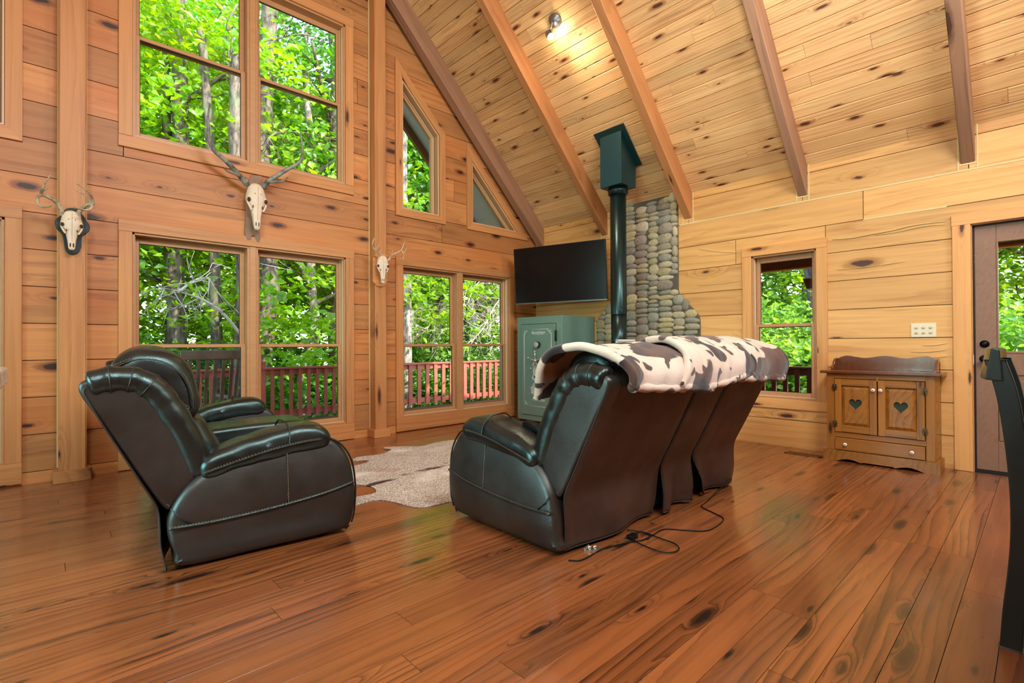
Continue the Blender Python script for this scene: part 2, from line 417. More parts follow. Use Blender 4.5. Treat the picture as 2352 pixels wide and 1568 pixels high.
# openings (s0, s1, zbottom, ztop_at_s0, ztop_at_s1)
W1 = (.54, 2.47, .185, 2.055, 2.055); W1U = (.54, 2.47, 2.885, 4.70, 4.70)
W2 = (3.20, 4.99, .175, 2.05, 2.05); WT = (3.20, 3.75, 2.75, 4.36, 3.81); WR = (4.30, 5.16, 2.75, 3.61, 2.752)
W0 = (-2.02, -.235, .175, 2.05, 2.05); W0T = (-.80, -.235, 2.75, 3.80, 4.365)
nops = [W1, W1U, W2, WT, WR, W0, W0T]
ncourses = [-.20+.29*k for k in range(26)]; ncourses[0] = -.01; ncourses = [z for z in ncourses if z < RZ+.3]
NJ = {10: [.48], 9: [3.80], 7: [-.6], 14: [2.62], 16: [1.2], 11: [4.0]}
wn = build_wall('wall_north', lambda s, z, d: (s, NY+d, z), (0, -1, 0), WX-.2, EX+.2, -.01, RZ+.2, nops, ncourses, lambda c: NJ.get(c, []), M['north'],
                [(1, 1, EX+EAVE+.05), (-1, 1, EAVE-WX+.05)])
ecourses = [.277*k for k in range(12)]; ecourses[0] = -.01; ecourses[-1] = 2.93; ecourses[-2] = 2.77
DO = (-.50, .40, -.02, 2.035, 2.035); EW = (1.53, 2.15, .49, 2.0, 2.0)
EJ = {7: [2.32, 1.45], 8: [1.14, 3.95], 9: [.41, 1.65, 2.87, 4.08], 2: [3.9]}
we = build_wall('wall_east', lambda s, z, d: (EX+d, s, z), (-1, 0, 0), SY-.2, NY+.02, -.01, 2.93, [DO, EW], ecourses, lambda c: EJ.get(c, [-1.9+c % 3*.4]), M['east'], [])
# pale chinking along the two upper joints and round the beam ends
for z, a, b in ((2.493, SY, 2.98), (2.216, .55, 1.14)):
    MB().box(EX-.003, EX+.01, a, b, z-.007, z+.007).build('chinking', M['chink'], we)
for y0, y1 in ((.37, .46), (1.605, 1.69), (2.825, 2.925), (4.04, 4.13)):
    m = MB()
    for y in (y0-.018, y1+.010): m.box(EX-.004, EX+.01, y, y+.009, 2.50, 2.86)
    m.box(EX-.004, EX+.01, y0-.01, y1+.01, 2.535, 2.546); m.build('chinking', M['chink'], we)
def streak(pts, th):
    m = MB(); P_ = [PX(a, b, 0, EX-.002) for a, b in pts]; sp = spline(P_, 4)
    m.tube(sp, [th*(.35+.65*math.sin(PI*i/(len(sp)-1))**.6)*(1+.35*noise.noise(Vector((i*.9, th*90, 0)))) for i in range(len(sp))], 6, flat=.35); m.build('chinking', M['chink'], we)
streak([(1912, 550), (1960, 546), (2000, 538), (2050, 529), (2100, 517), (2174, 508)], .012)
streak([(2010, 540), (2060, 533), (2120, 520), (2172, 516)], .008)
for a, b, c, d in ((2092, 808, 2176, 803), (2118, 793, 2176, 788), (2108, 820, 2176, 818), (1600, 655, 1700, 645), (1604, 572, 1702, 580), (1735, 952, 1900, 968), (1920, 620, 2080, 600)):
    streak([(a, b), ((a+c)/2, (b+d)/2+2), (c, d)], .006)
# west and south walls (behind and beside the camera)
W9 = (1.3, 3.7, .55, 2.05, 2.05)  # unseen opening added to let the cool fill in
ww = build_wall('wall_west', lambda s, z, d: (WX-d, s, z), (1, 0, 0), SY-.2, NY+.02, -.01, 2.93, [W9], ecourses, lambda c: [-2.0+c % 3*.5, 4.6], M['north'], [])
m = MB(); m.prism([(WX-.2, -.01), (EX+.2, -.01), (EX+.2, EAVE), (RX, RZ+.1), (WX-.2, EAVE)], SY-.2, SY); m.build('wall_south', M['north'], kind='structure')

# floor
fl = MB().box(WX-.2, EX+.3, SY-.2, NY+.2, -.2, -.022).build('floor', M['gap'], kind='structure')
fw = .1275; ys = 1.262-fw*45; i = 0; stuff = MB(); cnt = 0
while ys < NY:
    y0, y1 = max(ys, SY), min(ys+fw, NY)
    rr = random.Random(1000+i); x = WX-rr.random()*2.2; 
    if abs(ys-1.1345) < .01: x = 1.11-5.9
    if abs(ys-1.262-fw*5) < .01 or abs(ys-(1.262+fw*6)) < .01: x = 1.167-4.6
    while x < EX and y1-y0 > .02:
        L = rr.choice((1.6, 2.1, 2.5, 2.9, 3.3))
        if abs(ys-1.1345) < .01 and abs(x-(1.11-5.9)) < .01: L = 5.9
        a, b = max(x, WX), min(x+L, EX)
        if b-a > .05:
            if b > -.3 and y0 > -.3 and y1 < NY+1 and cnt < 296:
                board('plank', fl, ((a+b)/2, (y0+y1)/2, 0), (1, 0, 0), (0, 1, 0), (0, 0, 1), b-a-.0020, y1-y0-.0018, .02, M['floor'], .0002); cnt += 1
            else:
                stuff.box(a+.001, b-.001, y0+.0008, y1-.0008, -.02, 0)
        x += L
    ys += fw; i += 1
stuff.build('plank', M['floor'], fl, kind='stuff')

# ceiling: sheathing plus the tongue and groove boards of the slope in view
cm = MB()
cm.prism([(EX+.75, EAVE+.05-.75), (EX+.75, EAVE+.25-.75), (RX, RZ+.25), (RX, RZ+.03)], SY-.3, NY+1.15)
cm.prism([(WX-.75, EAVE+.05-.75), (RX, RZ+.03), (RX, RZ+.25), (WX-.75, EAVE+.25-.75)], SY-.3, NY+1.15)
ce = cm.build('ceiling', M['gap'], kind='structure')
bw = .09; k = 0; sl = Vector((-1, 0, 1)).normalized(); nrm = Vector((-1, 0, -1)).normalized(); st2 = MB()
while EX-bw*(k+1) > RX-.05:
    xm = EX-bw*(k+.5)+.01; z = EAVE+EX-xm; rr = random.Random(77+k); y = SY+rr.random()*-2.0
    while y < NY:
        L = rr.choice((2.4, 3.0, 3.6, 4.2)); a, b = max(y, SY), min(y+L, NY)
        if b-a > .05:
            if b > .0 or True:
                board('board', ce, (xm, (a+b)/2, z), (0, 1, 0), sl, nrm, b-a-.002, bw*1.4142-.0025, .02, M['ceil'], .006)
        y += L
    k += 1
st2 = MB(); k = 0; Mr = None
while WX+bw*(k+1) < RX:
    x0 = WX+bw*k; z0 = EAVE+(x0-WX); g_ = .004
    st2.add([(x0+g_, SY, z0+g_), (x0+bw, SY, z0+bw), (x0+bw, NY, z0+bw), (x0+g_, NY, z0+g_)], [(0, 1, 2, 3)])
    k += 1
st2.build('board', M['ceil'], ce, kind='stuff')
# gable overhang outside: painted soffit and brown fascia board
so = MB(); 
for y0, y1 in ((NY+.2, NY+1.10),):
    so.add([(EX+.7, y0, EAVE-.76), (RX, y0, RZ-.06), (RX, y1, RZ-.06), (EX+.7, y1, EAVE-.76)], [(0, 1, 2, 3)])
    so.add([(WX-.7, y0, EAVE-.76), (RX, y0, RZ-.06), (RX, y1, RZ-.06), (WX-.7, y1, EAVE-.76)], [(3, 2, 1, 0)])
so.build('soffit', plain('soffit_paint', (186, 188, 176), .6), ce)
fb = MB(); fb.prism([(EX+.8, EAVE-1.0), (EX+.8, EAVE-.72), (RX, RZ+.08), (RX, RZ-.20)], NY+1.10, NY+1.16)
fb.prism([(WX-.8, EAVE-1.0), (RX, RZ-.20), (RX, RZ+.08), (WX-.8, EAVE-.72)], NY+1.10, NY+1.16)
fb.build('fascia', plain('fascia_stain', (120, 74, 48), .5), ce)

# rafters
def rafter(y0, y1, lab, mat):
    a = Vector((EX+.02, (y0+y1)/2, 2.55-.02)); L = (EX-RX)*math.sqrt(2)+.2; dep = .225
    cen = a+sl*L/2-nrm*dep/2
    o = bpy.data.objects.new('ceiling_beam', board_mesh(L, y1-y0, dep, .006, mat)); link(o)
    o.matrix_basis = frame_mat(cen, sl, (0, 1, 0), nrm)
    tag(o, lab, 'beam', 'sloping rafters under the plank ceiling')
RAF = [(5.22, 5.345, 'sloping dark rafter against the window wall, ending behind the television', M['beam2']), (4.04, 4.13, 'sloping rafter between the gable rafter and the stove pipe', M['beam']),
       (2.825, 2.925, 'sloping rafter ending at the right edge of the river stone panel', M['beam']), (1.605, 1.69, 'grey-brown sloping rafter ending above the small single window', M['beam2']),
       (.37, .46, 'steepest looking rafter, ending above the brown door casing', M['beam2'])]
for y0, y1, l, mt in RAF: rafter(y0, y1, l, mt)
for k in range(1, 4):
    y = .415-1.22*k; rafter(y-.045, y+.045, 'sloping rafter over the kitchen end behind the viewer', M['beam'])
rb = MB().box(RX-.06, RX+.06, SY, NY, RZ-.32, RZ-.02).build('ridge_beam', M['beam']); tag(rb, 'long ridge beam along the top of the ceiling', 'beam')

# posts on the window wall
def post(x0, x1, lab):
    d = .145; t = thing('timber_post', lab, 'post', ((x0+x1)/2, NY-d/2, 0))
    w2 = x1-x0
    o = bpy.data.objects.new('shaft', board_mesh(6.6, w2, d, .008, M['post'])); link(o, t)
    o.matrix_basis = frame_mat((0, 0, 3.3), (0, 0, 1), (1, 0, 0), (0, -1, 0))
    top = EAVE+(EX-(x1)) if x1 > RX else EAVE+(x0-WX)
    o.data = board_mesh(top, w2, d, .008, M['post']); o.matrix_basis = frame_mat((0, 0, top/2), (0, 0, 1), (1, 0, 0), (0, -1, 0))
    MB().box(-w2/2-.03, w2/2+.03, -d/2-.03, d/2, 0, .095).build('base_block', M['post'], t, bevel=.004)
    st = MB()
    for s in (-1, 1): st.box(s*(w2/2+.004)-.004, s*(w2/2+.004)+.004, d/2-.012, d/2, .1, top)
    st.build('caulk_line', M['chink'], t)
    return t
post(.066, .233, 'tall square timber post carrying the black-plaque deer skull')
post(2.764, 2.909, 'tall square timber post between the large window and the railing window')

# ------------------------------------------------------------ windows
def window(name, W3, nd, op, units, dep=.10, rail=None, mat=None, sashm=None, casing=.095, sill=.16, head=.10, clip_l=0, clip_r=0, side_top=None, mull=.10, botfull=None):
    """double-hung window: casing boards, jambs, sashes, panes"""
    mat = mat or M['trim']; a, b, zb, zt = op[0], op[1], op[2], op[3]
    w_ = empty(name); w_['kind'] = 'structure'
    sd = (Vector(W3(1, 0, 0))-Vector(W3(0, 0, 0)))
    T = .024
    def cas(s0, s1, z0, z1, vert):
        p = Vector(W3((s0+s1)/2, (z0+z1)/2, -T))
        if vert: board('casing', w_, p, (0, 0, 1), sd, nd, z1-z0, s1-s0, T, mat, .003)
        else: board('casing', w_, p, sd, (0, 0, 1), nd, s1-s0, z1-z0, T, mat, .003)
    cas(a-casing+clip_l, a, zb+.002, zt, True); cas(b, b+casing-clip_r, zb+.002, zt, True)
    cas(a-casing+clip_l, b+casing-clip_r, zt+.001, zt+head, False)
    cas(a-casing+clip_l, b+casing-clip_r, zb-sill, zb, False)
    D = dep
    def bx(m, s0, s1, z0, z1, d0, d1):
        P = [Vector(W3(s, z, d)) for s in (s0, s1) for z in (z0, z1) for d in (d0, d1)]
        m.add(P, [(0, 1, 3, 2), (4, 6, 7, 5), (0, 4, 5, 1), (2, 3, 7, 6), (0, 2, 6, 4), (1, 5, 7, 3)])
    j = MB(); bx(j, a, a+.018, zb, zt, -.004, .19); bx(j, b-.018, b, zb, zt, -.004, .19); bx(j, a, b, zt-.018, zt, -.004, .19); bx(j, a, b, zb, zb+.02, -.006, .19)
    j.build('jamb', M['sash'], w_, bevel=.002, seg=1)
    l = MB()
    for s in (a+.018, b-.024): bx(l, s, s+.006, zb+.02, zt-.018, .02, .05); bx(l, s, s+.006, zb+.02, zt-.018, .085, .10)
    bx(l, a+.018, b-.018, zb+.02, zb+.026, .004, .03)
    l.build('jamb_liner', M['liner'], w_)
    n = units; uw = (b-a-.036-mull*(n-1))/n
    for u in range(n):
        s0 = a+.018+u*(uw+mull); s1 = s0+uw
        if u < n-1:
            mm = MB(); bx(mm, s1, s1+mull, zb, zt, .0, .15); bx(mm, s1+.022, s1+mull-.022, zb, zt, -.010, .0); mm.build('mullion', M['sash'], w_, bevel=.003, seg=1)
        z0, z1 = zb+.02, zt-.018
        r = rail
        st = .042
        def sash(za, zc, d, nm, tb, tt):
            f = MB(); bx(f, s0, s0+st, za, zc, d, d+.035); bx(f, s1-st, s1, za, zc, d, d+.035)
            bx(f, s0+st, s1-st, za, za+tb, d, d+.035); bx(f, s0+st, s1-st, zc-tt, zc, d, d+.035)
            f.build('sash', M['sash'], w_, bevel=.003, seg=1)
            k = MB(); e = .004
            for q in ((s0+st, s0+st+e, za+tb, zc-tt), (s1-st-e, s1-st, za+tb, zc-tt), (s0+st, s1-st, za+tb, za+tb+e), (s0+st, s1-st, zc-tt-e, zc-tt)):
                bx(k, *q, d+.012, d+.02)
            k.build('glazing_bead', M['stop'], w_)
            p = MB(); bx(p, s0+st, s1-st, za+tb, zc-tt, d+.015, d+.019); p.build('pane', M['glass'], w_)
        if r:
            sash(r-.018, z1, D, 'upper', .030, .055); sash(z0, r+.018, D-.045, 'lower', .048, .032)
            lk = MB(); sm_ = (s0+s1)/2; bx(lk, sm_-.02, sm_+.02, r+.018, r+.030, D-.04, D-.01); lk.build('sash_lock', M['sash'], w_)
        else: sash(z0, z1, D, 'fixed', .04, .05)
    return w_
NW = lambda s, z, d: (s, NY+d, z); EWm = lambda s, z, d: (EX+d, s, z)
window('window_1', NW, (0, -1, 0), W1, 2, rail=1.066, sill=.18, head=.10)
window('window_2', NW, (0, -1, 0), W1U, 2, rail=3.80, sill=.10, head=.10)
window('window_3', NW, (0, -1, 0), W2, 2, rail=1.062, sill=.165, head=.10)
window('window_4', NW, (0, -1, 0), W0, 2, rail=1.062, sill=.165, head=.10)
window('window_added_west', lambda s, z, d: (WX-d, s, z), (1, 0, 0), W9, 2, rail=1.25, sill=.10, head=.10)  # added window, out of view, for the cool fill
window('window_5', EWm, (-1, 0, 0), EW, 1, dep=.07, rail=1.25, mat=M['trimE'], sill=.10, head=.10)
def slant(name, op, left_high=True):
    """fixed window with a 45 degree head"""
    a, b, zb, za, zbb = op; w_ = empty(name); w_['kind'] = 'structure'
    def ring(i, j, d0, d1, nm, mat, tip=False):
        # polygons: outline offset outwards by i and by j, the frame is the area between
        def out(k):
            q = k*math.sqrt(2)-k  # extra reach of the 45 degree side
            if left_high:
                return [(a-k, zb-k), (b+k, zb-k), (b+k, max(zbb+q, zb-k+.001)), (a-k, za+k*math.sqrt(2)+k)]
            return [(b+k, zb-k), (a-k, zb-k), (a-k, max(za+q, zb-k+.001)), (b+k, zbb+k*math.sqrt(2)+k)]
        O, I = out(i), out(j); n = 4
        if zbb-zb < .05 or za-zb < .05:   # a triangle
            def tri(k):
                h = k*(1+math.sqrt(2))
                return [(a-k, zb-k), (b+h, zb-k), (b+h, zb-k+.0005), (a-k, za+h)]
            O, I = tri(i), tri(j)
        names = nm if isinstance(nm, list) else [nm]*4
        for t in range(4):
            u = (t+1) % n
            q = [O[t], O[u], I[u], I[t]]
            if area(q) < 1e-5: continue
            e = Vector((O[u][0]-O[t][0], 0, O[u][1]-O[t][1]))
            if e.length < .02: continue
            c = Vector((sum(p[0] for p in q)/4, NY, sum(p[1] for p in q)/4)); Mx = frame_mat(c, e, e.normalized().cross(Vector((0, 1, 0))), (0, -1, 0))
            inv = Mx.inverted(); m = MB()
            vs = [inv @ Vector((x, NY+d, z)) for d in (d0, d1) for x, z in q]
            m.add(vs, [(0, 1, 2, 3), (7, 6, 5, 4)]+[(k, 4+k, 4+(k+1) % 4, (k+1) % 4) for k in range(4)])
            o = m.build(names[t], mat, w_); o.matrix_basis = Mx
    ring(.095, 0, -.024, 0, 'casing', M['trim']); ring(0, -.02, -.004, .19, 'jamb', M['sash']); ring(-.006, -.014, -.012, .02, 'jamb_liner', M['liner'])
    ring(-.02, -.055, .10, .135, 'sash', M['sash']); ring(-.028, -.034, .07, .10, 'jamb_liner', M['liner'])
    k = -.055; q = [(a-k, zb-k), (b+k, zb-k), (b+k, max(zbb-.02, zb-k+.001)), (a-k, za+k*2.4)] if left_high else [(a-k, zb-k), (b+k, zb-k), (b+k, zbb+k*2.4), (a-k, za-.02)]
    if zbb-zb < .05: q = [(a-k, zb-k), (b+k*2.4, zb-k), (a-k, za+k*2.4)]
    m = MB(); m.prism(q, NY+.115, NY+.119); m.build('pane', M['glass'], w_)
slant('window_6', WT); slant('window_7', WR); slant('window_8', W0T, False)
# ------------------------------------------------------------ outside: deck, porch, woods
DZ = -.17
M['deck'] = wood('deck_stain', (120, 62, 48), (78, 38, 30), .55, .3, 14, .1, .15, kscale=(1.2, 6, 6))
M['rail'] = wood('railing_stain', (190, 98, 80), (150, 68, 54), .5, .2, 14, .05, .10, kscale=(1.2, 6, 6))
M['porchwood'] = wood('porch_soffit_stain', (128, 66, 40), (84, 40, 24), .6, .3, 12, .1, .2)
M['beamlit'] = plain('porch_beam_lit_edge', (214, 110, 52), .5)  # lit bottom edge of the beam, painted as a brighter orange
g0 = MB(); gx, gy = 46, 46; gr = random.Random(3)
def gz(x, y):
    d = max(0, max(x-9.5, y-9.6)); n_ = noise.noise(Vector((x*.12, y*.12, 1.7)))
    return -1.1-.02*d+n_*.7 + (1.2*max(0, (x-14))/10 if x > 14 and y < 12 else 0)
vs = [(-34+i*2.0, -14+j*2.0, gz(-34+i*2.0, -14+j*2.0)) for j in range(gy) for i in range(gx)]
g0.add(vs, [(j*gx+i, j*gx+i+1, (j+1)*gx+i+1, (j+1)*gx+i) for j in range(gy-1) for i in range(gx-1)], True)
def ground_mat():
    m, t, b = newmat('forest_floor'); g = N(t); tc = g.n('TexCoord').outputs['Object']
    a = g.noise(tc, .6, 5); c = g.mix(g.rng(a, .4, .6), S((92, 84, 52)), S((70, 104, 40)))
    c = g.mix(g.rng(g.noise(tc, 9, 4), .45, .62), c, S((128, 98, 66))); g.put(b.inputs['Base Color'], c); b.inputs['Roughness'].default_value = .95
    g.put(b.inputs['Normal'], g.bump(g.noise(tc, 12, 4), .6, .05)); return m
g0.build('ground', ground_mat(), kind='structure')
# deck
dk = thing('deck', 'red-brown wooden deck outside the windows', 'deck', (2.5, 7.0, DZ))
for k in range(20):
    y = NY+.22+.145*(k+.5)
    board('plank', dk, (2.6-2.5, y-7.0, 0), (1, 0, 0), (0, 1, 0), (0, 0, 1), 11.4, .138, .03, M['deck'], .003)
MB().box(-5.6, 5.9, 1.62, 1.66, -.32, -.01).build('rim_joist', M['deck'], dk)
dk2 = thing('porch_deck', 'brown wooden porch floor outside the single window', 'deck', (7, 0, DZ))
for k in range(17):
    board('plank', dk2, (EX+.22+.145*(k+.5)-7, 0.8, 0), (0, 1, 0), (1, 0, 0), (0, 0, 1), 9.6, .138, .03, M['deck'], .003)
def railing(lab, a, b, sp, ztop, mat, bw_=.06, bd=.035, post=True):
    a = Vector((a[0], a[1], DZ)); b = Vector((b[0], b[1], DZ)); L = (b-a).length; ang = math.atan2(b.y-a.y, b.x-a.x)
    t = thing('deck_railing', lab, 'railing', a, ang, 'railings round the deck')
    zt = ztop-DZ
    top = MB().box(.0, L, -.07, .07, zt-.035, zt).build('top_rail', mat, t, bevel=.004)
    MB().box(.0, L, -.02, .02, zt-.125, zt-.036).build('upper_rail', mat, t)
    MB().box(.0, L, -.02, .02, .10, .19).build('bottom_rail', mat, t)
    n = int(L/sp); me = MB().box(-bw_/2, bw_/2, -bd/2-.035, bd/2-.035, .06, zt-.036).mesh('baluster', mat)
    for k in range(1, n+1):
        o = bpy.data.objects.new('baluster', me); link(o, t); o.location = (k*sp, 0, 0)
    if post: MB().box(-.045, .045, -.045, .045, -.9, zt+.10).build('post', mat, t, bevel=.004)
    return t
railing('shaded red-brown deck railing seen through the large lower window', (2.50, 8.5), (4.95, 8.5), .145, .72, M['rail'], .05)
railing('red-brown deck railing behind the slatted chair, left of its tall post', (-3.0, 8.5), (2.42, 8.5), .145, .72, M['rail'], .05)
railing('sunlit coral deck railing in the left half of the right lower window', (5.0, 8.5), (6.30, 8.5), .195, .72, M['rail'], .08)
railing('sunlit coral deck railing in the right half of the right lower window', (6.36, 8.5), (8.10, 8.5), .175, .72, M['rail'], .08)
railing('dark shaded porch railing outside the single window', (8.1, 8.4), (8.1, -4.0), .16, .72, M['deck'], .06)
# porch roof on the east side
pr = thing('porch_roof', 'dark underside of the porch roof with an orange lit edge on its beam', 'roof', (6.9, 1.0, 2.3))
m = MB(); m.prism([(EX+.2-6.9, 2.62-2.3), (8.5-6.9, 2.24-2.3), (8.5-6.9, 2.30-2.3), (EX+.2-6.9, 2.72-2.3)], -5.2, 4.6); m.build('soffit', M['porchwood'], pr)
MB().box(.95, 1.07, -5.1, 4.5, -.14, .06).build('edge_beam', M['porchwood'], pr)
MB().box(.94, 1.08, -5.1, 4.5, -.165, -.142).build('beam_lit_strip', M['beamlit'], pr)
for y in (-3.2, 4.4): MB().box(.95, 1.07, y-.06, y+.06, -2.47, -.14).build('post', M['porchwood'], pr)
# bird feeder
bf = thing('bird_feeder', 'small tapered wooden feeder hanging outside the single window', 'bird feeder', (7.92, 2.24, 1.72))
Mw = plain('feeder_wood', (150, 84, 40), .6); Mg = plain('feeder_grey', (140, 150, 132), .5)
m = MB(); m.add([(-.05, -.09, .12), (.05, -.09, .12), (.05, .05, .12), (-.05, .05, .12), (-.08, -.12, .26), (.08, -.12, .26), (.08, .09, .26), (-.08, .09, .26)],
      [(3, 2, 1, 0), (4, 5, 6, 7), (0, 1, 5, 4), (1, 2, 6, 5), (2, 3, 7, 6), (3, 0, 4, 7)]); m.build('body', Mw, bf)
MB().box(-.082, -.078, -.115, .0, .13, .255).build('side_panel', Mg, bf)
m = MB()
for x in (-.04, .035):
    for y in (-.06, .01): m.box(x, x+.006, y, y+.006, 0, .12)
m.box(-.04, .041, -.06, .016, 0, .006); m.build('cage', M['liner'], bf)
m = MB(); m.tube([(0, 0, .26), (0, 0, .48)], .004, 5); m.build('hanger', M['screw'], bf)

# slatted chair on the deck
def slat_chair():
    t = thing('patio_chair', 'grey-brown slat-backed porch chair on the deck behind the loveseat', 'chair', (1.30, 6.62, DZ), R(4))
    mt = plain('weathered_chair', (112, 98, 88), .5, vary=.15)
    H = 1.185; W = .52
    for s in (-1, 1):
        m = MB(); m.tube(spline([(s*W/2, -.28, 0), (s*W/2, -.24, .45), (s*W/2*1.02, -.30, .8), (s*W/2*1.06, -.36, H-.06)], 5), [.022]*16, 6); m.build('back_post', mt, t)
        MB().bar((s*W/2, .25, 0), (s*W/2, .25, .62), .045, .045).build('front_leg', mt, t)
        MB().box(s*W/2-.035, s*W/2+.035, -.30, .30, .62, .645).build('armrest', mt, t, bevel=.006)
    m = MB(); m.box(-W/2-.04, W/2+.04, -.39, -.365, H-.10, H+.005); m.build('top_rail', mt, t, bevel=.01)
    MB().box(-W/2, W/2, -.27, -.245, .50, .55).build('lower_rail', mt, t)
    for k in range(6):
        x = -W/2+.055+k*(W-.11)/5; MB().bar((x, -.262, .53), (x, -.375, H-.07), .034, .014, (0, 1, 0)).build('slat', mt, t)
    MB().box(-W/2-.02, W/2+.02, -.27, .28, .42, .45).build('seat', mt, t, bevel=.008)
    return t
slat_chair()

# trees
OPN = [((272, 565, 0, 400), 'left half of the big upper window'), ((565, 812, 0, 450), 'right half of the big upper window'), ((272, 575, 525, 1000), 'left half of the big lower window'), ((575, 812, 560, 1000), 'right half of the big lower window'),
       ((905, 1022, 120, 500), 'slant-topped window'), ((1072, 1212, 335, 545), 'triangular window'), ((905, 1052, 600, 960), 'left half of right lower window'), ((1052, 1180, 600, 960), 'right half of right lower window'),
       ((0, 60, 0, 320), 'cropped upper window at far left'), ((0, 60, 480, 1120), 'cropped lower window at far left'), ((1704, 1908, 545, 945), 'small single window'), ((2217, 2352, 500, 900), 'glass of the brown door')]
def seen_in(p):
    d = Vector(p)-CAMP; z = d.dot(_f)
    if z <= 0: return None, 0, 0
    x, y = 1176+FPX*d.dot(_r2)/z, 784-FPX*d.dot(_u2)/z; best = None
    for (a, b, c, e), n in OPN:
        q = max(a-x, x-b, 0)+max(c-y, y-e, 0)
        if best is None or q < best[0]: best = (q, n, 'upper' if y < (c+e)/2 else 'lower')
    return best[1], best[0], best[2]
used = {}
def where(kind, row, p):
    n, q, ul = seen_in(p)
    l = '%s, %s row, %s %s' % (kind, row, ul if q < 30 else 'just beside', n) if n else kind
    used[l] = used.get(l, 0)+1
    return l
def bark(name, a, b, sc_=1):
    m, t, bs = newmat(name); g = N(t); tc = g.n('TexCoord').outputs['Object']
    q = g.noise(g.vmath('MULTIPLY', tc, (14*sc_, 14*sc_, 4*sc_)), 1, 5, .65)
    n2 = g.noise(tc, 2.2, 3)
    c = g.mix(g.rng(q, .38, .60), S(b), S(a)); c = g.mix(g.rng(n2, .5, .65, 0, .45), c, S((118, 128, 92)))
    g.put(bs.inputs['Base Color'], c); bs.inputs['Roughness'].default_value = .9
    g.put(bs.inputs['Normal'], g.bump(q, .9, .03)); return m
M['bark'] = bark('bark', (128, 112, 98), (58, 47, 40)); M['barkpale'] = bark('bark_pale', (176, 162, 152), (96, 80, 76)); M['deadwood'] = plain('dead_branch_wood', (206, 190, 172), .85)
def leafmat(name, lit, deep, shift):
    m, t, bs = newmat(name); g = N(t); t.nodes.remove(bs)
    tc = g.n('TexCoord').outputs['Object']; ri = g.n('ObjectInfo').outputs['Random']
    q = g.noise(tc, 1.1, 3); q2 = g.noise(tc, 17, 2, .6)
    f = g.math('ADD', g.math('MULTIPLY', g.rng(q, .35, .65), .5), g.math('MULTIPLY', g.rng(q2, .35, .65), .6), None, True)
    col = g.mix(f, S(deep), S(lit)); 
    hs = g.n('HueSaturation'); g.put(hs.inputs['Color'], col); g.put(hs.inputs['Value'], g.rng(ri, 0, 1, .8, 1.15)); g.put(hs.inputs['Hue'], g.rng(ri, 0, 1, .488, .512)); col = hs.outputs[0]
    d = g.n('BsdfDiffuse'); tr = g.n('BsdfTranslucent'); gl = g.n('BsdfGlossy'); gl.inputs['Roughness'].default_value = .45
    g.put(d.inputs[0], col); h2 = g.n('HueSaturation'); h2.inputs['Hue'].default_value = .488; h2.inputs['Saturation'].default_value = 1.15; h2.inputs['Value'].default_value = 1.5; g.put(h2.inputs['Color'], col); g.put(tr.inputs[0], h2.outputs[0])
    m1 = g.n('MixShader'); m1.inputs[0].default_value = .48; t.links.new(d.outputs[0], m1.inputs[1]); t.links.new(tr.outputs[0], m1.inputs[2])
    m2 = g.n('MixShader'); m2.inputs[0].default_value = .05; t.links.new(m1.outputs[0], m2.inputs[1]); t.links.new(gl.outputs[0], m2.inputs[2])
    t.links.new(m2.outputs[0], t.nodes['Material Output'].inputs[0]); return m
M['leafA'] = leafmat('leaf_bright', (176, 206, 48), (70, 134, 36), 0); M['leafB'] = leafmat('leaf_deep', (120, 176, 62), (44, 104, 38), 0); M['leafC'] = leafmat('leaf_pale', (176, 206, 96), (84, 140, 62), 0)
def crown(seed, n_cl, per, rx, rz, size, zc=0.0, hollow=.35):
    """leaf clusters spread through an ellipsoid; every leaf a folded blade of 4 triangles"""
    rr = random.Random(seed); V = []; F = []
    for c in range(n_cl):
        while True:
            p = Vector((rr.uniform(-1, 1), rr.uniform(-1, 1), rr.uniform(-1, 1)))
            if hollow < p.length < 1: break
        c0 = Vector((p.x*rx, p.y*rx, p.z*rz+zc)); cr = rr.uniform(.22, .5)
        tilt = Vector((rr.gauss(0, .35), rr.gauss(0, .35), 1)).normalized()
        for k in range(per):
            q = c0 + Vector((rr.gauss(0, cr), rr.gauss(0, cr), rr.gauss(0, cr*.35)))
            nz = (tilt+Vector((rr.gauss(0, .45), rr.gauss(0, .45), rr.gauss(0, .25)))).normalized()
            a = nz.cross(Vector((rr.gauss(0, 1), rr.gauss(0, 1), rr.gauss(0, 1)))).normalized(); b = nz.cross(a)
            s = size*rr.uniform(.65, 1.25); i = len(V)
            V += [q-a*s*.5, q-b*s*.42+nz*s*.12+a*s*.05, q+a*s*.62-nz*s*.06, q+b*s*.42+nz*s*.12+a*s*.05, q+a*s*.1-nz*.02]
            F += [(i, i+1, i+4), (i+1, i+2, i+4), (i+2, i+3, i+4), (i+3, i, i+4)]
    me = bpy.data.meshes.new('foliage'); me.from_pydata([tuple(v) for v in V], [], F); me.update(); return me
CR = [crown(11, 118, 44, 2.5, 3.4, .15), crown(12, 112, 44, 2.3, 3.8, .15), crown(13, 140, 34, 2.9, 2.8, .15), crown(14, 90, 46, 1.6, 1.5, .14), crown(15, 110, 40, 2.2, 2.0, .12)]
for i_, cme in enumerate(CR): cme.materials.append(M[('leafA', 'leafB', 'leafA', 'leafC', 'leafB')[i_]])
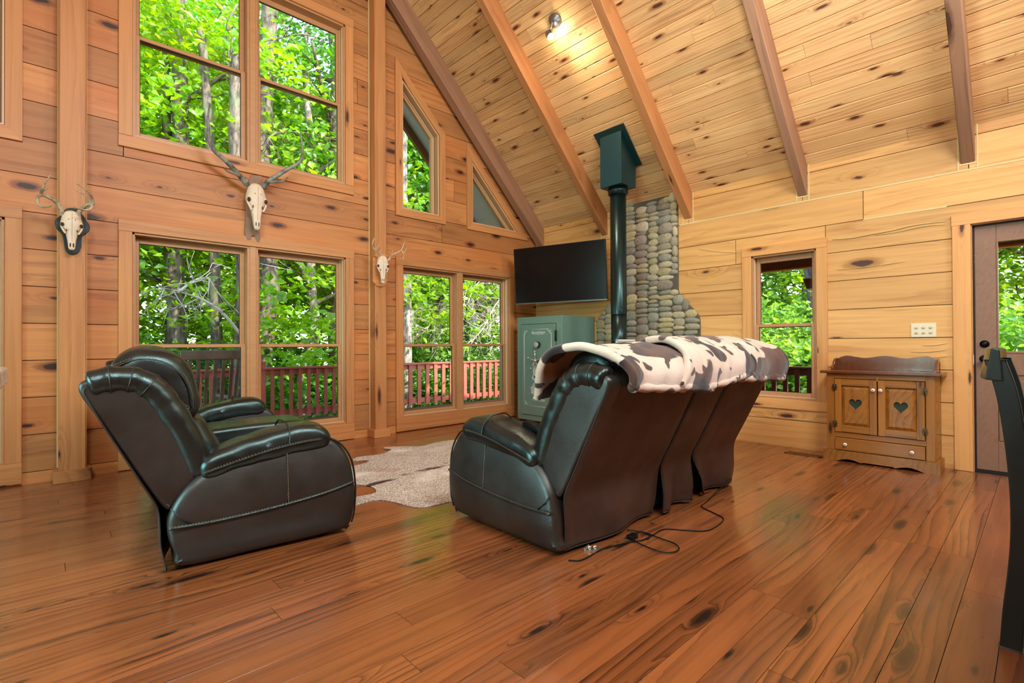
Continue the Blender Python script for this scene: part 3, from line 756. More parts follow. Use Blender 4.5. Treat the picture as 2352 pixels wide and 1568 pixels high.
def trunk_mb(seed, h, r, lean=.05, br=5, z0=.3, bend=.15):
    rr = random.Random(seed); m = MB(); pts = [Vector((0, 0, -.5))]
    for k in range(1, 9): pts.append(Vector((rr.gauss(0, bend*.5)+lean*h*k/8, rr.gauss(0, bend*.5), h*k/8)))
    sp = spline(pts, 4); m.tube(sp, [r*(1-.72*i/len(sp))*(1+.06*math.sin(i*1.7)) for i in range(len(sp))], 12)
    for b in range(br):
        f = rr.uniform(z0, .92); p = sp[int(f*(len(sp)-1))]; a = rr.uniform(0, 2*PI); L = rr.uniform(1.0, 2.2)
        q = [p, p+Vector((math.cos(a)*L*.5, math.sin(a)*L*.5, L*.25)), p+Vector((math.cos(a)*L, math.sin(a)*L, L*.55))]
        s2 = spline(q, 4); m.tube(s2, [r*.34*(1-.75*i/len(s2)) for i in range(len(s2))], 6)
        for e in range(3):
            a2 = a+rr.uniform(-1, 1); w0 = s2[int(len(s2)*(.4+.2*e))-1]; m.tube([w0, w0+Vector((math.cos(a2)*.5, math.sin(a2)*.5, .2)), w0+Vector((math.cos(a2)*.9, math.sin(a2)*.9, .45))], [r*.12, r*.08, r*.03], 4)
    return m
TR = [trunk_mb(21, 8.5, .17).mesh('trunk', M['bark']), trunk_mb(22, 9.5, .22, .03).mesh('trunk', M['bark']), trunk_mb(23, 7.5, .11, -.06, 7).mesh('trunk', M['bark']), trunk_mb(24, 10, .15, .02, 4).mesh('trunk', M['barkpale'])]
protos = {}
def tree(ci, ti, x, y, zc, s, rz, lab='leafy green tree among the dense woods beyond the deck', grp='leafy woodland trees beyond the deck', ts=1.0, zs=1.0, row='nearest', kind='green tree'):
    key = (ci, ti)
    z = gz(x, y)
    t = thing('tree', where((kind if ci else 'bright '+kind) if ti is not None else kind, row, (x, y, zc)), 'tree', (x, y, z), rz, grp)
    if ti is not None:
        o = bpy.data.objects.new('trunk', TR[ti]); link(o, t); o.scale = (ts, ts, 1.05)
    o = bpy.data.objects.new('foliage', CR[ci]); link(o, t); o['kind'] = 'stuff'; o.location = (0, 0, zc-z); o.scale = (s, s, s*zs)
    return t
tr = random.Random(8)
# the woods north of the house: rings of crowns at growing distance, undergrowth below
k = 0
for dist, n, zlo, zhi, s0 in ((13.0, 13, 2.6, 8.6, 1.0), (18.0, 12, 2.0, 10.5, 1.3), (25.0, 10, 3.0, 12.0, 1.8)):
    for j in range(n):
        az = R(-22+72*(j+.5)/n+tr.uniform(-2, 2)); dd = dist+tr.uniform(-1.2, 1.6)
        x, y = math.sin(az)*dd, max(math.cos(az)*dd, 11.2)
        tree(tr.choice((0, 1, 2)), tr.choice((0, 1, 2, 3)), x, y, zlo+(zhi-zlo)*((j*5) % 7)/6*.9, s0*tr.uniform(.9, 1.15), tr.uniform(0, 6.3), row={13.0: 'nearest', 18.0: 'middle', 25.0: 'farthest'}[dist]); k += 1
for j in range(11):
    az = R(-20+70*(j+.5)/11); dd = 12+tr.uniform(-1, 3); x, y = math.sin(az)*dd, max(math.cos(az)*dd, 11)
    b_ = thing('bush', where('low undergrowth bush', 'front', (x, y, .1)), 'bush', (x, y, gz(x, y)), tr.uniform(0, 6), 'undergrowth beyond the deck')
    o = bpy.data.objects.new('foliage', CR[4]); link(o, b_); o['kind'] = 'stuff'; o.location = (0, 0, 1.2); o.scale = (1.0, 1.0, .8)
# east side, beyond the porch
for j in range(9):
    az = R(62+32*(j+.5)/9); dd = 17+tr.uniform(-1.5, 3); x, y = math.sin(az)*dd, math.cos(az)*dd
    tree(tr.choice((0, 1)), tr.choice((0, 1, 2)), x, y, 2.5+(j*2 % 3)*1.6, 1.15, tr.uniform(0, 6), 'leafy tree on the bank beyond the porch railing', 'trees beyond the porch', kind='bank tree')
for j in range(9):
    az = R(62+34*(j+.5)/9); dd = 12.0+tr.uniform(-.8, 1.5); x, y = math.sin(az)*dd, math.cos(az)*dd
    b_ = thing('bush', where('pale green bush', 'front', (x, y, 1.0)), 'bush', (x, y, gz(x, y)), tr.uniform(0, 6), 'bushes beyond the porch')
    o = bpy.data.objects.new('foliage', CR[3]); link(o, b_); o['kind'] = 'stuff'; o.location = (0, 0, 1.3)
# single trunks one can point to
def solo(lab, base, top, r, mat, ns=14, seed=1, brs=(), cat='tree'):
    a, b = Vector(base), Vector(top); t = thing('tree', lab, cat, a)
    rr = random.Random(seed); pts = [(b-a)*(k/6)+Vector((rr.gauss(0, r*.35), rr.gauss(0, r*.35), 0)) for k in range(7)]
    sp = spline(pts, 5); m = MB(); m.tube(sp, [r*(1.12-.4*i/len(sp))*(1+.05*math.sin(i*2.1)) for i in range(len(sp))], ns); m.build('trunk', mat, t)
    return t
def pt(px, py, y): return PX(px, py, 1, y)
def bot(p): return (p.x, p.y, gz(p.x, p.y)-.3)
p = pt(540, 700, 10.2); solo('thick grey trunk left of the middle post of the large lower window', (p.x+.08, 10.2, -1.6), (p.x+.05, 10.2, 6.5), .155, M['bark'], seed=4)
p = pt(488, 640, 10.8); solo('slim leaning trunk in the left pane of the large lower window', (p.x+.16, 10.8, -1.6), (p.x-.15, 10.8, 7), .10, M['bark'], seed=5)
p = pt(618, 200, 11); solo('straight grey trunk in the right pane of the large upper window', (p.x-.2, 11.0, -1.6), (p.x+.12, 11.0, 10), .19, M['bark'], seed=6)
p = pt(400, 230, 12); solo('dark trunk in the left pane of the large upper window', (p.x+.1, 12, -1.6), (p.x, 12, 11), .16, M['bark'], seed=7)
p = pt(933, 760, 9.4); solo('pale sunlit trunk at the left edge of the right lower window', (p.x-.02, 9.4, -1.6), (p.x-.02, 9.4, 6), .12, M['barkpale'], seed=8)
p = pt(1108, 860, 11); solo('brown trunk behind the coral railing under the bare twigs', (p.x, 11, -1.6), (p.x, 11, 5), .12, M['bark'], seed=9)
p = PX(1862, 720, 0, 11.5); solo('purple-grey pine trunk at the right edge of the single window', (11.5, p.y, -1.5), (11.5, p.y, 8), .20, bark('bark_purple', (160, 140, 150), (90, 70, 84)), seed=10)
# dead branches with bare twigs
def twigs(lab, y, stems, seed, n, L, r, spread=.9, mat=None, grp=None):
    t = thing('bare_branch', lab, 'branch', pt(*stems[0][0], y)); o0 = Vector(t.location); rr = random.Random(seed); m = MB()
    for st_ in stems:
        P_ = [pt(px, py, y)-o0+Vector((0, rr.uniform(-.25, .25), 0)) for px, py in st_]; sp = spline(P_, 5)
        m.tube(sp, [r*(1-.8*i/len(sp)) for i in range(len(sp))], 6)
        for k in range(n):
            i = rr.randrange(1, len(sp)); d = (sp[i]-sp[i-1]).normalized(); p = sp[i]
            dr = (d*rr.uniform(.2, .8)+Vector((rr.gauss(0, spread), rr.gauss(0, .5), rr.gauss(-.15, spread)))).normalized(); q = [p]
            l = L*rr.uniform(.5, 1.2)
            for e in range(4): dr = (dr+Vector((rr.gauss(0, .25), rr.gauss(0, .2), rr.gauss(-.08, .25)))).normalized(); q.append(q[-1]+dr*l/4)
            m.tube(q, [r*.4, r*.32, r*.22, r*.15, r*.08], 4)
            for e in range(3):
                d2 = (dr+Vector((rr.gauss(0, 1), rr.gauss(0, .6), rr.gauss(0, 1)))).normalized(); w0 = q[1+e]; m.tube([w0, w0+d2*l*.22, w0+d2*l*.42+Vector((0, 0, -.03))], [r*.2, r*.13, r*.06], 4)
    m.build('branch', mat or M['deadwood'], t, kind='stuff')
    return t
twigs('bare grey branch sloping across the left pane of the large lower window', 9.9, [[(545, 770), (500, 715), (455, 685), (410, 668), (360, 662)], [(410, 672), (440, 650), (475, 642)]], 31, 9, .8, .03)
twigs('bleached tangle of bare twigs in the right pane of the right lower window', 9.3, [[(1175, 640), (1130, 700), (1100, 760), (1085, 790)], [(1190, 600), (1110, 640), (1060, 700)], [(1185, 690), (1140, 740), (1120, 790)], [(1120, 600), (1090, 650), (1070, 720)]], 32, 20, .95, .02)
twigs('bleached hanging twigs in the left pane of the right lower window', 9.3, [[(1050, 700), (1000, 735), (985, 765)], [(1060, 740), (1010, 760), (960, 740), (935, 690)], [(930, 610), (945, 700), (975, 770)]], 33, 10, .8, .018)
twigs('crooked bare limb in the right pane of the large upper window', 10.6, [[(600, 345), (625, 310), (660, 297), (720, 300), (790, 318)], [(600, 120), (650, 75), (700, 85), (770, 90)]], 34, 9, .8, .03, mat=M['bark'])
twigs('thin dark limbs high in the left pane of the large upper window', 10.8, [[(545, 10), (525, 60), (535, 170), (550, 300), (556, 360)], [(500, 0), (530, 70), (525, 150)]], 35, 8, .8, .03, mat=M['bark'])
# ------------------------------------------------------------ door at the right
M['door'] = wood('door_stain', (150, 112, 88), (112, 78, 60), .45, .25, 26, 0, .05, kscale=(1, 6, 6), bump=.15)
dr = empty('door_1'); dr['kind'] = 'structure'
dm = MB(); X0, X1 = EX+.045, EX+.09
dm.box(X0, X1, .255, .385, .02, 2.02); dm.box(X0, X1, -.485, -.375, .02, 2.02)
dm.box(X0, X1, -.375, .255, 1.88, 2.02); dm.box(X0, X1, -.375, .255, .80, .985); dm.box(X0, X1, -.375, .255, .02, .26)
o = dm.build('leaf', M['door'], dr, bevel=.002, seg=1)
m = MB()
for a, b in ((.245, .255), (-.375, -.365)): m.box(X0-.006, X1, a, b, .985, 1.88)
m.box(X0-.006, X1, -.375, .255, .975, .99); m.box(X0-.006, X1, -.375, .255, 1.875, 1.89); m.build('glass_bead', M['door'], dr, bevel=.002, seg=1)
MB().box(X0+.02, X0+.026, -.37, .25, .985, 1.88).build('pane', M['glass'], dr)
m = MB()
m.box(X0+.012, X1-.012, -.375, .255, .26, .80)
m.box(X0-.001, X1, -.34, -.08, .30, .76); m.box(X0-.001, X1, -.04, .22, .30, .76); m.build('panel', M['door'], dr, bevel=.012, seg=3)
for z, r_, nm in ((1.05, .030, 'deadbolt'), (.93, .026, 'door_handle')):
    Mx = Matrix.Rotation(R(-90), 4, 'Y'); h = MB(); h.lathe([(r_, 0), (r_, .010), (r_*.75, .014), (r_*.75, .02), (.002, .021)] if nm == 'deadbolt' else [(r_, 0), (r_, .008), (.012, .012), (.012, .04), (.026, .05), (.030, .065), (.022, .08), (.002, .083)], (X0, .33, z), 20, Mx); h.build(nm, M['screw'], dr)
m = MB(); m.box(EX-.004, EX+.19, .395, .402, 0, 2.035); m.box(EX-.004, EX+.19, -.50, -.493, 0, 2.035); m.box(EX-.004, EX+.19, -.5, .40, 2.028, 2.036); m.build('jamb', M['sash'], dr)
m = MB(); m.box(EX+.03, EX+.045, .385, .396, 0, 2.03); m.box(EX+.03, EX+.045, -.5, .39, 2.018, 2.03); m.box(EX+.02, EX+.1, -.5, .39, 0, .018); m.build('weather_strip', M['stop'], dr)
nE = (-1, 0, 0)
board('casing', dr, (EX-.024, .46, 1.02), (0, 0, 1), (0, 1, 0), nE, 2.035, .115, .024, M['trimE'], .003)
board('casing', dr, (EX-.024, -.56, 1.02), (0, 0, 1), (0, 1, 0), nE, 2.035, .115, .024, M['trimE'], .003)
board('casing', dr, (EX-.026, -.05, 2.083), (0, 1, 0), (0, 0, 1), nE, 1.14, .094, .026, M['trimE'], .003)
m = MB(); m.box(EX-.001, EX+.02, .392, .4, .88, .96); m.build('strike_plate', plain('steel', (190, 186, 176), .3, 1), dr)

# ------------------------------------------------------------ switch plate, floor vent
M['ivory'] = plain('ivory_plastic', (232, 222, 190), .35)
t = thing('switch_plate', 'ivory wall plate with six toggle switches beside the door casing', 'switch', (EX, .712, 1.172))
MB().box(-.008, 0, -.086, .086, -.061, .061).build('plate', M['ivory'], t, bevel=.003)
for i in range(3):
    for j in range(2):
        y, z = (-.055+i*.048)+.006, (-.022 if j else .022)
        m = MB(); m.lathe([(.013, 0), (.013, .003), (.010, .0035)], (-.008, y, z), 14, Matrix.Rotation(R(-90), 4, 'Y')); m.build('rocker_ring', plain('ivory_shadow', (206, 196, 166), .4) if 'ivs' not in M else M['ivs'], t)
        MB().box(-.020, -.008, y-.004, y+.004, z-.004, z+.005).build('toggle', M['ivory'], t, bevel=.001, seg=1)
t = thing('floor_vent', 'bronze slotted register set in the floor left of the pine cabinet', 'vent', (5.285, 1.575, 0))
Mb = plain('bronze_vent', (132, 84, 44), .45, .5)
m = MB(); m.box(-.05, .05, -.155, -.14, .0005, .006); m.box(-.05, .05, .14, .155, .0005, .006); m.box(-.05, -.036, -.155, .155, .0005, .006); m.box(.036, .05, -.155, .155, .0005, .006); m.build('frame', Mb, t)
for k in range(22): MB().box(-.036, .036, -.135+k*.0128, -.129+k*.0128, .0005, .005).build('slat', Mb, t)
MB().box(-.036, .036, -.14, .14, .0002, .0012).build('duct_shadow', M['stop'], t)

# ------------------------------------------------------------ river stone panel
Mst = []
for i, (a, b) in enumerate((((188, 180, 152), (142, 136, 114)), ((200, 188, 144), (154, 146, 110)), ((166, 156, 138), (128, 120, 106)), ((168, 168, 148), (124, 126, 110)), ((208, 198, 166), (164, 156, 128)))):
    m, t_, bs = newmat('river_stone'); g = N(t_); tc = g.n('TexCoord').outputs['Object']; ri = g.n('ObjectInfo').outputs['Random']
    cb = g.n('CombineXYZ'); g.put(cb.inputs[0], g.math('MULTIPLY', ri, 97)); v = g.vmath('ADD', tc, cb.outputs[0])
    q = g.noise(v, 9, 5, .65); c = g.mix(g.rng(q, .35, .65), S(a), S(b)); hs = g.n('HueSaturation'); g.put(hs.inputs['Color'], c); g.put(hs.inputs['Value'], g.rng(ri, 0, 1, .78, 1.1)); g.put(bs.inputs['Base Color'], hs.outputs[0])
    bs.inputs['Roughness'].default_value = .7; g.put(bs.inputs['Normal'], g.bump(g.noise(v, 40, 4), .35, .004)); Mst.append(m)
st = thing('stone_panel', 'river stone panel on the wall behind the black stove pipe', 'stone', (EX, 3.47, 0))
def half_w(z):
    """outline of the stone panel: (left reach, right reach) from y=3.47"""
    if z > 1.72: return .47, .47
    if z > 1.34:
        k = (1.72-z)/.38; k = k*k*(3-2*k); return .47+.28*k, .47+.27*k
    return .75, .74
MBk = MB(); zs = [0]+[1.2, 1.34]+[1.34+.38*i/8 for i in range(1, 9)]+[2.92]
for z0, z1 in zip(zs, zs[1:]):
    a0, b0 = half_w(z0+1e-4 if z0 else 0); a1, b1 = half_w(z1)
    MBk.add([(-.028, a0-.01, z0), (-.028, -b0+.01, z0), (-.028, -b1+.01, z1), (-.028, a1-.01, z1), (-.001, a0, z0), (-.001, -b0, z0), (-.001, -b1, z1), (-.001, a1, z1)],
            [(0, 1, 2, 3), (0, 3, 7, 4), (1, 5, 6, 2)])
MBk.build('mortar', plain('grey_mortar', (92, 90, 78), .95, bumps=(60, .6), vary=.2), st)
def stone_mesh(seed, mat):
    rr = random.Random(seed); nu, nv = 12, 4; vs = []; p_ = rr.uniform(2.2, 3.0)
    for j in range(nv+1):
        a = PI/2*j/nv
        for k in range(nu):
            th = 2*PI*k/nu; c, s = math.cos(th), math.sin(th); rad = (abs(c)**p_+abs(s)**p_)**(-1/p_)
            y, z, x = rad*c*math.sin(a)**.75 if j else 0, rad*s*math.sin(a)**.75 if j else 0, math.cos(a)**.8
            d = noise.noise(Vector((y*1.3+seed, z*1.3, x)))*.16
            vs.append((-x*(1+d*.8), y*.5*(1+d), z*.5*(1+d)))
            if j == 0: break
    fs = [(0, 1+k, 1+(k+1) % nu) for k in range(nu)]
    for j in range(nv-1): fs += [(1+j*nu+k, 1+(j+1)*nu+k, 1+(j+1)*nu+(k+1) % nu, 1+j*nu+(k+1) % nu) for k in range(nu)]
    me = bpy.data.meshes.new('stone'); me.from_pydata(vs, [], fs); me.polygons.foreach_set('use_smooth', [True]*len(fs)); me.materials.append(mat); me.update(); return me
SM = [stone_mesh(i, Mst[i % 5]) for i in range(15)]
sr = random.Random(12); cols = []
# the stones are stacked in ragged columns, as in the photograph
hid = MB(); y = -.74; nst = 0
colw = [.19, .16, .20, .15, .18, .17, .19, .16, .18, .17]; ci = 0
while y < .75:
    wc = colw[ci % len(colw)]; ci += 1
    if y+wc > .76: wc = .76-y
    if wc < .05: break
    z = sr.uniform(-.03, .0)
    while z < 2.95:
        h = sr.choice((.050, .062, .070, .082, .095)) if sr.random() < .85 else .125
        yc = y+wc/2+sr.uniform(-.018, .018); w_ = wc*sr.uniform(.92, 1.22)
        l_, r_ = half_w(z+h/2)
        a, b = yc-w_/2, yc+w_/2
        a, b = max(a, -r_), min(b, l_)
        if b-a > .06 and z+h < 2.92:
            if z > .98:
                o = bpy.data.objects.new('stone', sr.choice(SM)); link(o, st); nst += 1
                o.location = (-.018, (a+b)/2, z+h/2); o.scale = (sr.uniform(.030, .048), (b-a)*1.0, h*1.12); o.rotation_euler = (sr.uniform(-.10, .10), 0, 0)
            elif z > 0: hid.ell((-.02, (a+b)/2, z+h/2), (.035, (b-a)/2, h*.53), 8, 5)
        z += h*.97
    y += wc*.96
hid.build('stone', Mst[0], st, kind='stuff')

# ------------------------------------------------------------ stove, pipe and its ceiling box
M['pipe'] = plain('black_steel_teal_lit', (15, 26, 28), .30, .2, bumps=(8, .05), spec=.8, tint=(.55, 1, 1))  # teal window light put into the black base colour and highlight tint
M['pipe2'] = plain('black_box_teal_lit', (20, 50, 52), .36, .1, spec=.8, tint=(.55, 1, 1))  # black paint coloured with the window light's teal, highlights too
px_, py_ = 5.0, 3.47
t = thing('stove_pipe', 'black stove pipe rising to a square box at the sloping ceiling', 'stove pipe', (px_, py_, .80))
zb_ = 2.93
m = MB(); m.lathe([(.092, 0), (.092, .62)], (0, 0, 0), 40); m.build('lower_pipe', M['pipe'], t)
m = MB(); m.lathe([(.095, .615), (.095, .62), (.0945, zb_-.80)], (0, 0, 0), 40); m.build('upper_pipe', M['pipe'], t)
m = MB(); m.lathe([(.098, zb_-.80-.085), (.116, zb_-.80-.075), (.116, zb_-.80-.05), (.120, zb_-.80-.045), (.120, zb_-.80-.032), (.116, zb_-.80-.028), (.116, zb_-.80+.02)], (0, 0, 0), 40); m.build('collar', M['pipe'], t)
m = MB(); hb = .15
def czz(x): return EAVE+(EX-x)
x0, x1 = px_-hb, px_+hb
m.add([(-hb, -hb, zb_-.8), (hb, -hb, zb_-.8), (hb, hb, zb_-.8), (-hb, hb, zb_-.8), (-hb, -hb, czz(x0)-.8-.02), (hb, -hb, czz(x1)-.8-.02), (hb, hb, czz(x1)-.8-.02), (-hb, hb, czz(x0)-.8-.02)],
      [(3, 2, 1, 0), (4, 5, 6, 7), (0, 1, 5, 4), (1, 2, 6, 5), (2, 3, 7, 6), (3, 0, 4, 7)]); m.build('support_box', M['pipe2'], t, bevel=.003)
o = bpy.data.objects.new('ceiling_flange', board_mesh(.54, .42, .015, .001, M['pipe2'])); link(o, t); o.matrix_basis = frame_mat(Vector((5.01-px_, 0, czz(5.01)-.8))+nrm*.015, sl, (0, 1, 0), nrm)
m = MB()
for a_ in (R(205), R(235)): m.ell((.096*math.cos(a_), .096*math.sin(a_), .66), (.005, .005, .005), 8, 5)
m.ell((.097*math.cos(R(222)), .097*math.sin(R(222)), .675), (.009, .009, .006), 10, 6); m.build('screw', plain('screw_steel', (150, 150, 150), .3, .8), t)
t = thing('wood_stove', 'black wood stove standing behind the cowhide-draped sofa', 'stove', (px_, py_, 0))
MB().box(-.26, .26, -.33, .33, .16, .78).build('body', M['pipe2'], t, bevel=.02)
MB().box(-.30, .30, -.37, .37, .775, .80).build('top_plate', M['pipe2'], t, bevel=.005)
for sx in (-1, 1):
    for sy in (-1, 1): MB().bar((sx*.22, sy*.28, .17), (sx*.25, sy*.31, 0), .05, .05).build('leg', M['pipe2'], t)
d_ = MB().box(-.285, -.26, -.22, .22, .26, .68).build('door', M['pipe2'], t, bevel=.01); MB().bar((-.31, -.16, .40), (-.31, -.16, .54), .018, .018).build('handle', plain('spring_handle', (150, 150, 150), .3, 1), d_)
# small white frame standing on the stove
pf = PX(1448, 800, 1, 3.20)
t = thing('picture_frame', 'small white framed print just visible above the draped sofa', 'picture', (4.83, 3.26, .80), R(-12))
Mwh = plain('white_frame', (226, 226, 222), .5)
m = MB(); H_ = .318; Wd = .30
for q in ((-Wd/2, -Wd/2+.022, 0, H_), (Wd/2-.022, Wd/2, 0, H_), (-Wd/2, Wd/2, 0, .022), (-Wd/2, Wd/2, H_-.022, H_)): m.box(q[0], q[1], -.008, .008, q[2], q[3])
m.build('frame', Mwh, t, bevel=.002); MB().box(-Wd/2+.02, Wd/2-.02, .002, .006, .02, H_-.02).build('mat_board', plain('mat_board', (206, 216, 214), .7), t)
MB().box(-Wd/2+.05, Wd/2-.05, .0005, .003, .05, H_-.05).build('print', plain('pale_print', (176, 200, 196), .6, vary=.25), t)

# ------------------------------------------------------------ television
tvc = Vector((5.039, 4.468, 2.026)); ta, tt = -1.28, .089; TW, TH = 1.35, .775
wd = Vector((math.cos(ta), math.sin(ta), 0)); nn = Vector((math.sin(ta), -math.cos(ta), 0)); ud = Vector((0, 0, 1))*math.cos(tt)+nn*math.sin(tt); fd = wd.cross(ud)*1
t = thing('television', 'large black flat television tilted down on the corner wall', 'television', tvc)
t.rotation_euler = Matrix(((wd.x, ud.x, fd.x), (wd.y, ud.y, fd.y), (wd.z, ud.z, fd.z))).to_euler()
fsgn = 1 if fd.dot(CAMP-tvc) > 0 else -1
MB().box(-TW/2, TW/2, -TH/2, TH/2, -.045 if fsgn > 0 else 0, 0 if fsgn > 0 else .045).build('housing', plain('tv_housing', (30, 34, 36), .4), t, bevel=.004)
e = .0015*fsgn
m = MB(); m.add([(-TW/2+.008, -TH/2+.016, e), (TW/2-.008, -TH/2+.016, e), (TW/2-.008, TH/2-.008, e), (-TW/2+.008, TH/2-.008, e)], [(0, 1, 2, 3)]); m.build('screen', plain('tv_glass', (11, 11, 12), .22, spec=.35), t)
m = MB(); m.box(-TW/2, TW/2, -TH/2-.004, -TH/2+.008, min(0, 3*e), max(0, 3*e)); m.build('bezel', plain('tv_trim', (120, 134, 138), .3, .7), t)
# wall arm
m = MB(); m.box(-.2, .2, -.15, .15, -.07 if fsgn > 0 else .045, -.045 if fsgn > 0 else .07); m.build('mount_plate', M['screw'], t)
Mi = t.rotation_euler.to_matrix().inverted(); wp = Vector((EX-.001, 4.40, 2.05)); m = MB(); m.tube([(0, 0, -.06*fsgn), Mi @ (wp-tvc)], .022, 8); m.build('mount_arm', M['screw'], t)
# ------------------------------------------------------------ gun safe
sx0, sx1, sy0, sy1, SH = 4.874, 5.555, 4.26, 5.10, 1.447
t = thing('safe', 'tall green-grey steel safe with wheel handle below the television', 'safe', ((sx0+sx1)/2, (sy0+sy1)/2, 0))
Msafe = plain('safe_hammered_green', (112, 148, 136), .30, .1, coat=.4, bumps=(160, .08), spec=.8, tint=(.7, 1, .95)); hx, hy = (sx1-sx0)/2, (sy1-sy0)/2  # highlight tint carries the teal of the window light
MB().box(-hx, hx, -hy, hy, .02, SH).build('body', Msafe, t, bevel=.008, seg=3)
MB().box(-hx+.02, hx-.02, -hy+.02, hy-.02, 0, .03).build('base', M['screw'], t)
m = MB(); m.box(-hx-.012, -hx, -hy+.105, hy-.095, .10, SH-.105); m.build('door', Msafe, t, bevel=.003)
m = MB(); g_ = .006
for q in ((-hy+.098, -hy+.105, .094, SH-.098), (hy-.095, hy-.088, .094, SH-.098), (-hy+.098, hy-.088, .094, .10), (-hy+.098, hy-.088, SH-.105, SH-.098)): m.box(-hx-.002, -hx+.001, q[0], q[1], q[2], q[3])
m.build('door_gap', M['stop'], t)
# the door's graphics: a pinstripe frame with curls, lettering and an eagle
Mwt = plain('safe_print', (214, 224, 218), .5)
FX = -hx-.0135
def V3(a, z): return (FX, a, z)       # a: across the door, left on the photograph is +y
yl, yr, zt_, zl = hy-.15, -hy+.175, SH-.175, .225
m = MB()
def stroke(P_, w_=.003): m.tube([V3(*p) for p in P_], w_, 4)
stroke([(yl, zl+.05), (yl, zt_-.05)]); stroke([(yr, zl+.05), (yr, zt_-.05)]); stroke([(yl-.05, zt_), (yr+.05, zt_)]); stroke([(yl-.05, zl), (yr+.05, zl)])
stroke([(yl-.012, zl+.06), (yl-.012, zt_-.06)], .0012); stroke([(yr+.012, zl+.06), (yr+.012, zt_-.06)], .0012)
def curl(cx, cz, sx_, sz_):
    for rr_, ox, oz in ((.020, 0, 0), (.013, .028, .0), (.013, 0, .028)):
        stroke([(cx+sx_*(ox+rr_*math.cos(a*.42)*(1-a*.045)), cz+sz_*(oz+rr_*math.sin(a*.42)*(1-a*.045))) for a in range(15)], .0022)
    stroke([(cx+sx_*.05, cz-sz_*.012), (cx-sx_*.014, cz+sz_*.045)], .002)
curl(yl-.02, zt_-.02, -1, -1); curl(yr+.02, zt_-.02, 1, -1); curl(yl-.02, zl+.02, -1, 1); curl(yr+.02, zl+.02, 1, 1)
stroke([(.125, SH-.245), (-.105, SH-.245)], .0015); stroke([(.03, SH-.252), (-.01, SH-.252)], .002)
m.build('pinstripe', Mwt, t)
def text(body, size, loc, mat, parent, name, bold=0, shear=0, rot=(R(90), 0, R(-90)), ext=.0006, sx=1.0):
    c = bpy.data.curves.new(name, 'FONT'); c.body = body; c.size = size; c.align_x = 'CENTER'; c.extrude = ext; c.offset = bold; c.shear = shear; c.resolution_u = 2
    o = bpy.data.objects.new(name, c); COL.objects.link(o); dg = bpy.context.evaluated_depsgraph_get(); me = bpy.data.meshes.new_from_object(o.evaluated_get(dg)); bpy.data.objects.remove(o)
    me.materials.clear(); me.materials.append(mat); o = bpy.data.objects.new(name, me); link(o, parent); o.location = loc; o.rotation_euler = rot; o.scale = (sx, 1, 1); return o
text('F', .052, (FX, .108, SH-.236), Mwt, t, 'lettering', .0008)
text('IELD', .040, (FX, .065, SH-.236), Mwt, t, 'lettering', .0008)
text('&', .046, (FX, .010, SH-.236), Mwt, t, 'lettering', .0008)
text('S', .052, (FX, -.022, SH-.236), Mwt, t, 'lettering', .0008)
text('TREAM', .040, (FX, -.082, SH-.236), Mwt, t, 'lettering', .0008, sx=.85)
text('Pro Series', .062, (FX, .0, .30), Mwt, t, 'lettering', .0004, .35, sx=.92)
# eagle: raised wing, body, second wing, spread tail
def blob(poly): m.prism([(a, z) for a, z in poly], 0, .001, Matrix(((0, -1, 0, FX), (1, 0, 0, 0), (0, 0, 1, 0), (0, 0, 0, 1))))
m = MB()
for poly in ([(.075, .83), (.055, .80), (.045, .72), (.03, .66), (.0, .62), (.06, .60), (.085, .64), (.10, .70), (.10, .78)],
             [(.12, .60), (.10, .645), (.05, .63), (.0, .615), (-.06, .60), (-.10, .64), (-.15, .67), (-.17, .655), (-.13, .61), (-.08, .575), (-.02, .56), (.03, .565), (.08, .575)],
             [(.03, .57), (.0, .55), (.02, .50), (-.005, .46), (-.02, .40), (.01, .37), (.04, .35), (.05, .38), (.08, .35), (.10, .39), (.14, .40), (.13, .44), (.145, .48), (.11, .50), (.09, .54)],
             [(-.02, .57), (-.07, .56), (-.12, .53), (-.10, .51), (-.06, .53), (-.02, .55)]):
    pp = [(p.x, p.y) for p in spline([(a, z, 0) for a, z in poly], 3, True)]; blob(pp)
m.build('eagle_print', plain('eagle_print', (196, 212, 204), .55, vary=.3), t)
Mchr = plain('safe_chrome', (220, 222, 220), .2, .85)
dl = MB(); RyM = Matrix.Rotation(R(-90), 4, 'Y'); dl.lathe([(.046, 0), (.046, .035), (.040, .045)], (FX, -.002, SH-.385), 28, RyM); dl.build('lock_dial', plain('dial_black', (40, 44, 46), .4), t)
dl = MB(); dl.lathe([(.041, .043), (.039, .049), (.030, .050)], (FX, -.002, SH-.385), 28, RyM); dl.build('dial_face', plain('dial_ring', (190, 200, 196), .3, .4), t)
for c in range(10):
    a = 2*PI*c/10; 
m = MB(); hc = Vector((FX-.055, .0, SH-.60)); m.lathe([(.012, 0), (.012, .05), (.024, .052), (.024, .07), (.01, .075)], (FX, .0, SH-.60), 18, RyM); m.build('handle_hub', Mchr, t)
for k in range(5):
    a = R(90+72*k); m = MB(); e_ = hc+Vector((-.012, math.cos(a)*.135, math.sin(a)*.135)); m.tube([hc, e_], .0085, 10); m.tube([e_-(e_-hc)*.12, e_], .0115, 10); m.build('spoke', Mchr, t)
m = MB()
for z in (SH-.335, .42): m.lathe([(.012, 0), (.014, .01), (.014, .13), (.012, .14)], (FX-.001, -hy+.098, z), 12); 
m.build('hinge', M['screw'], t)

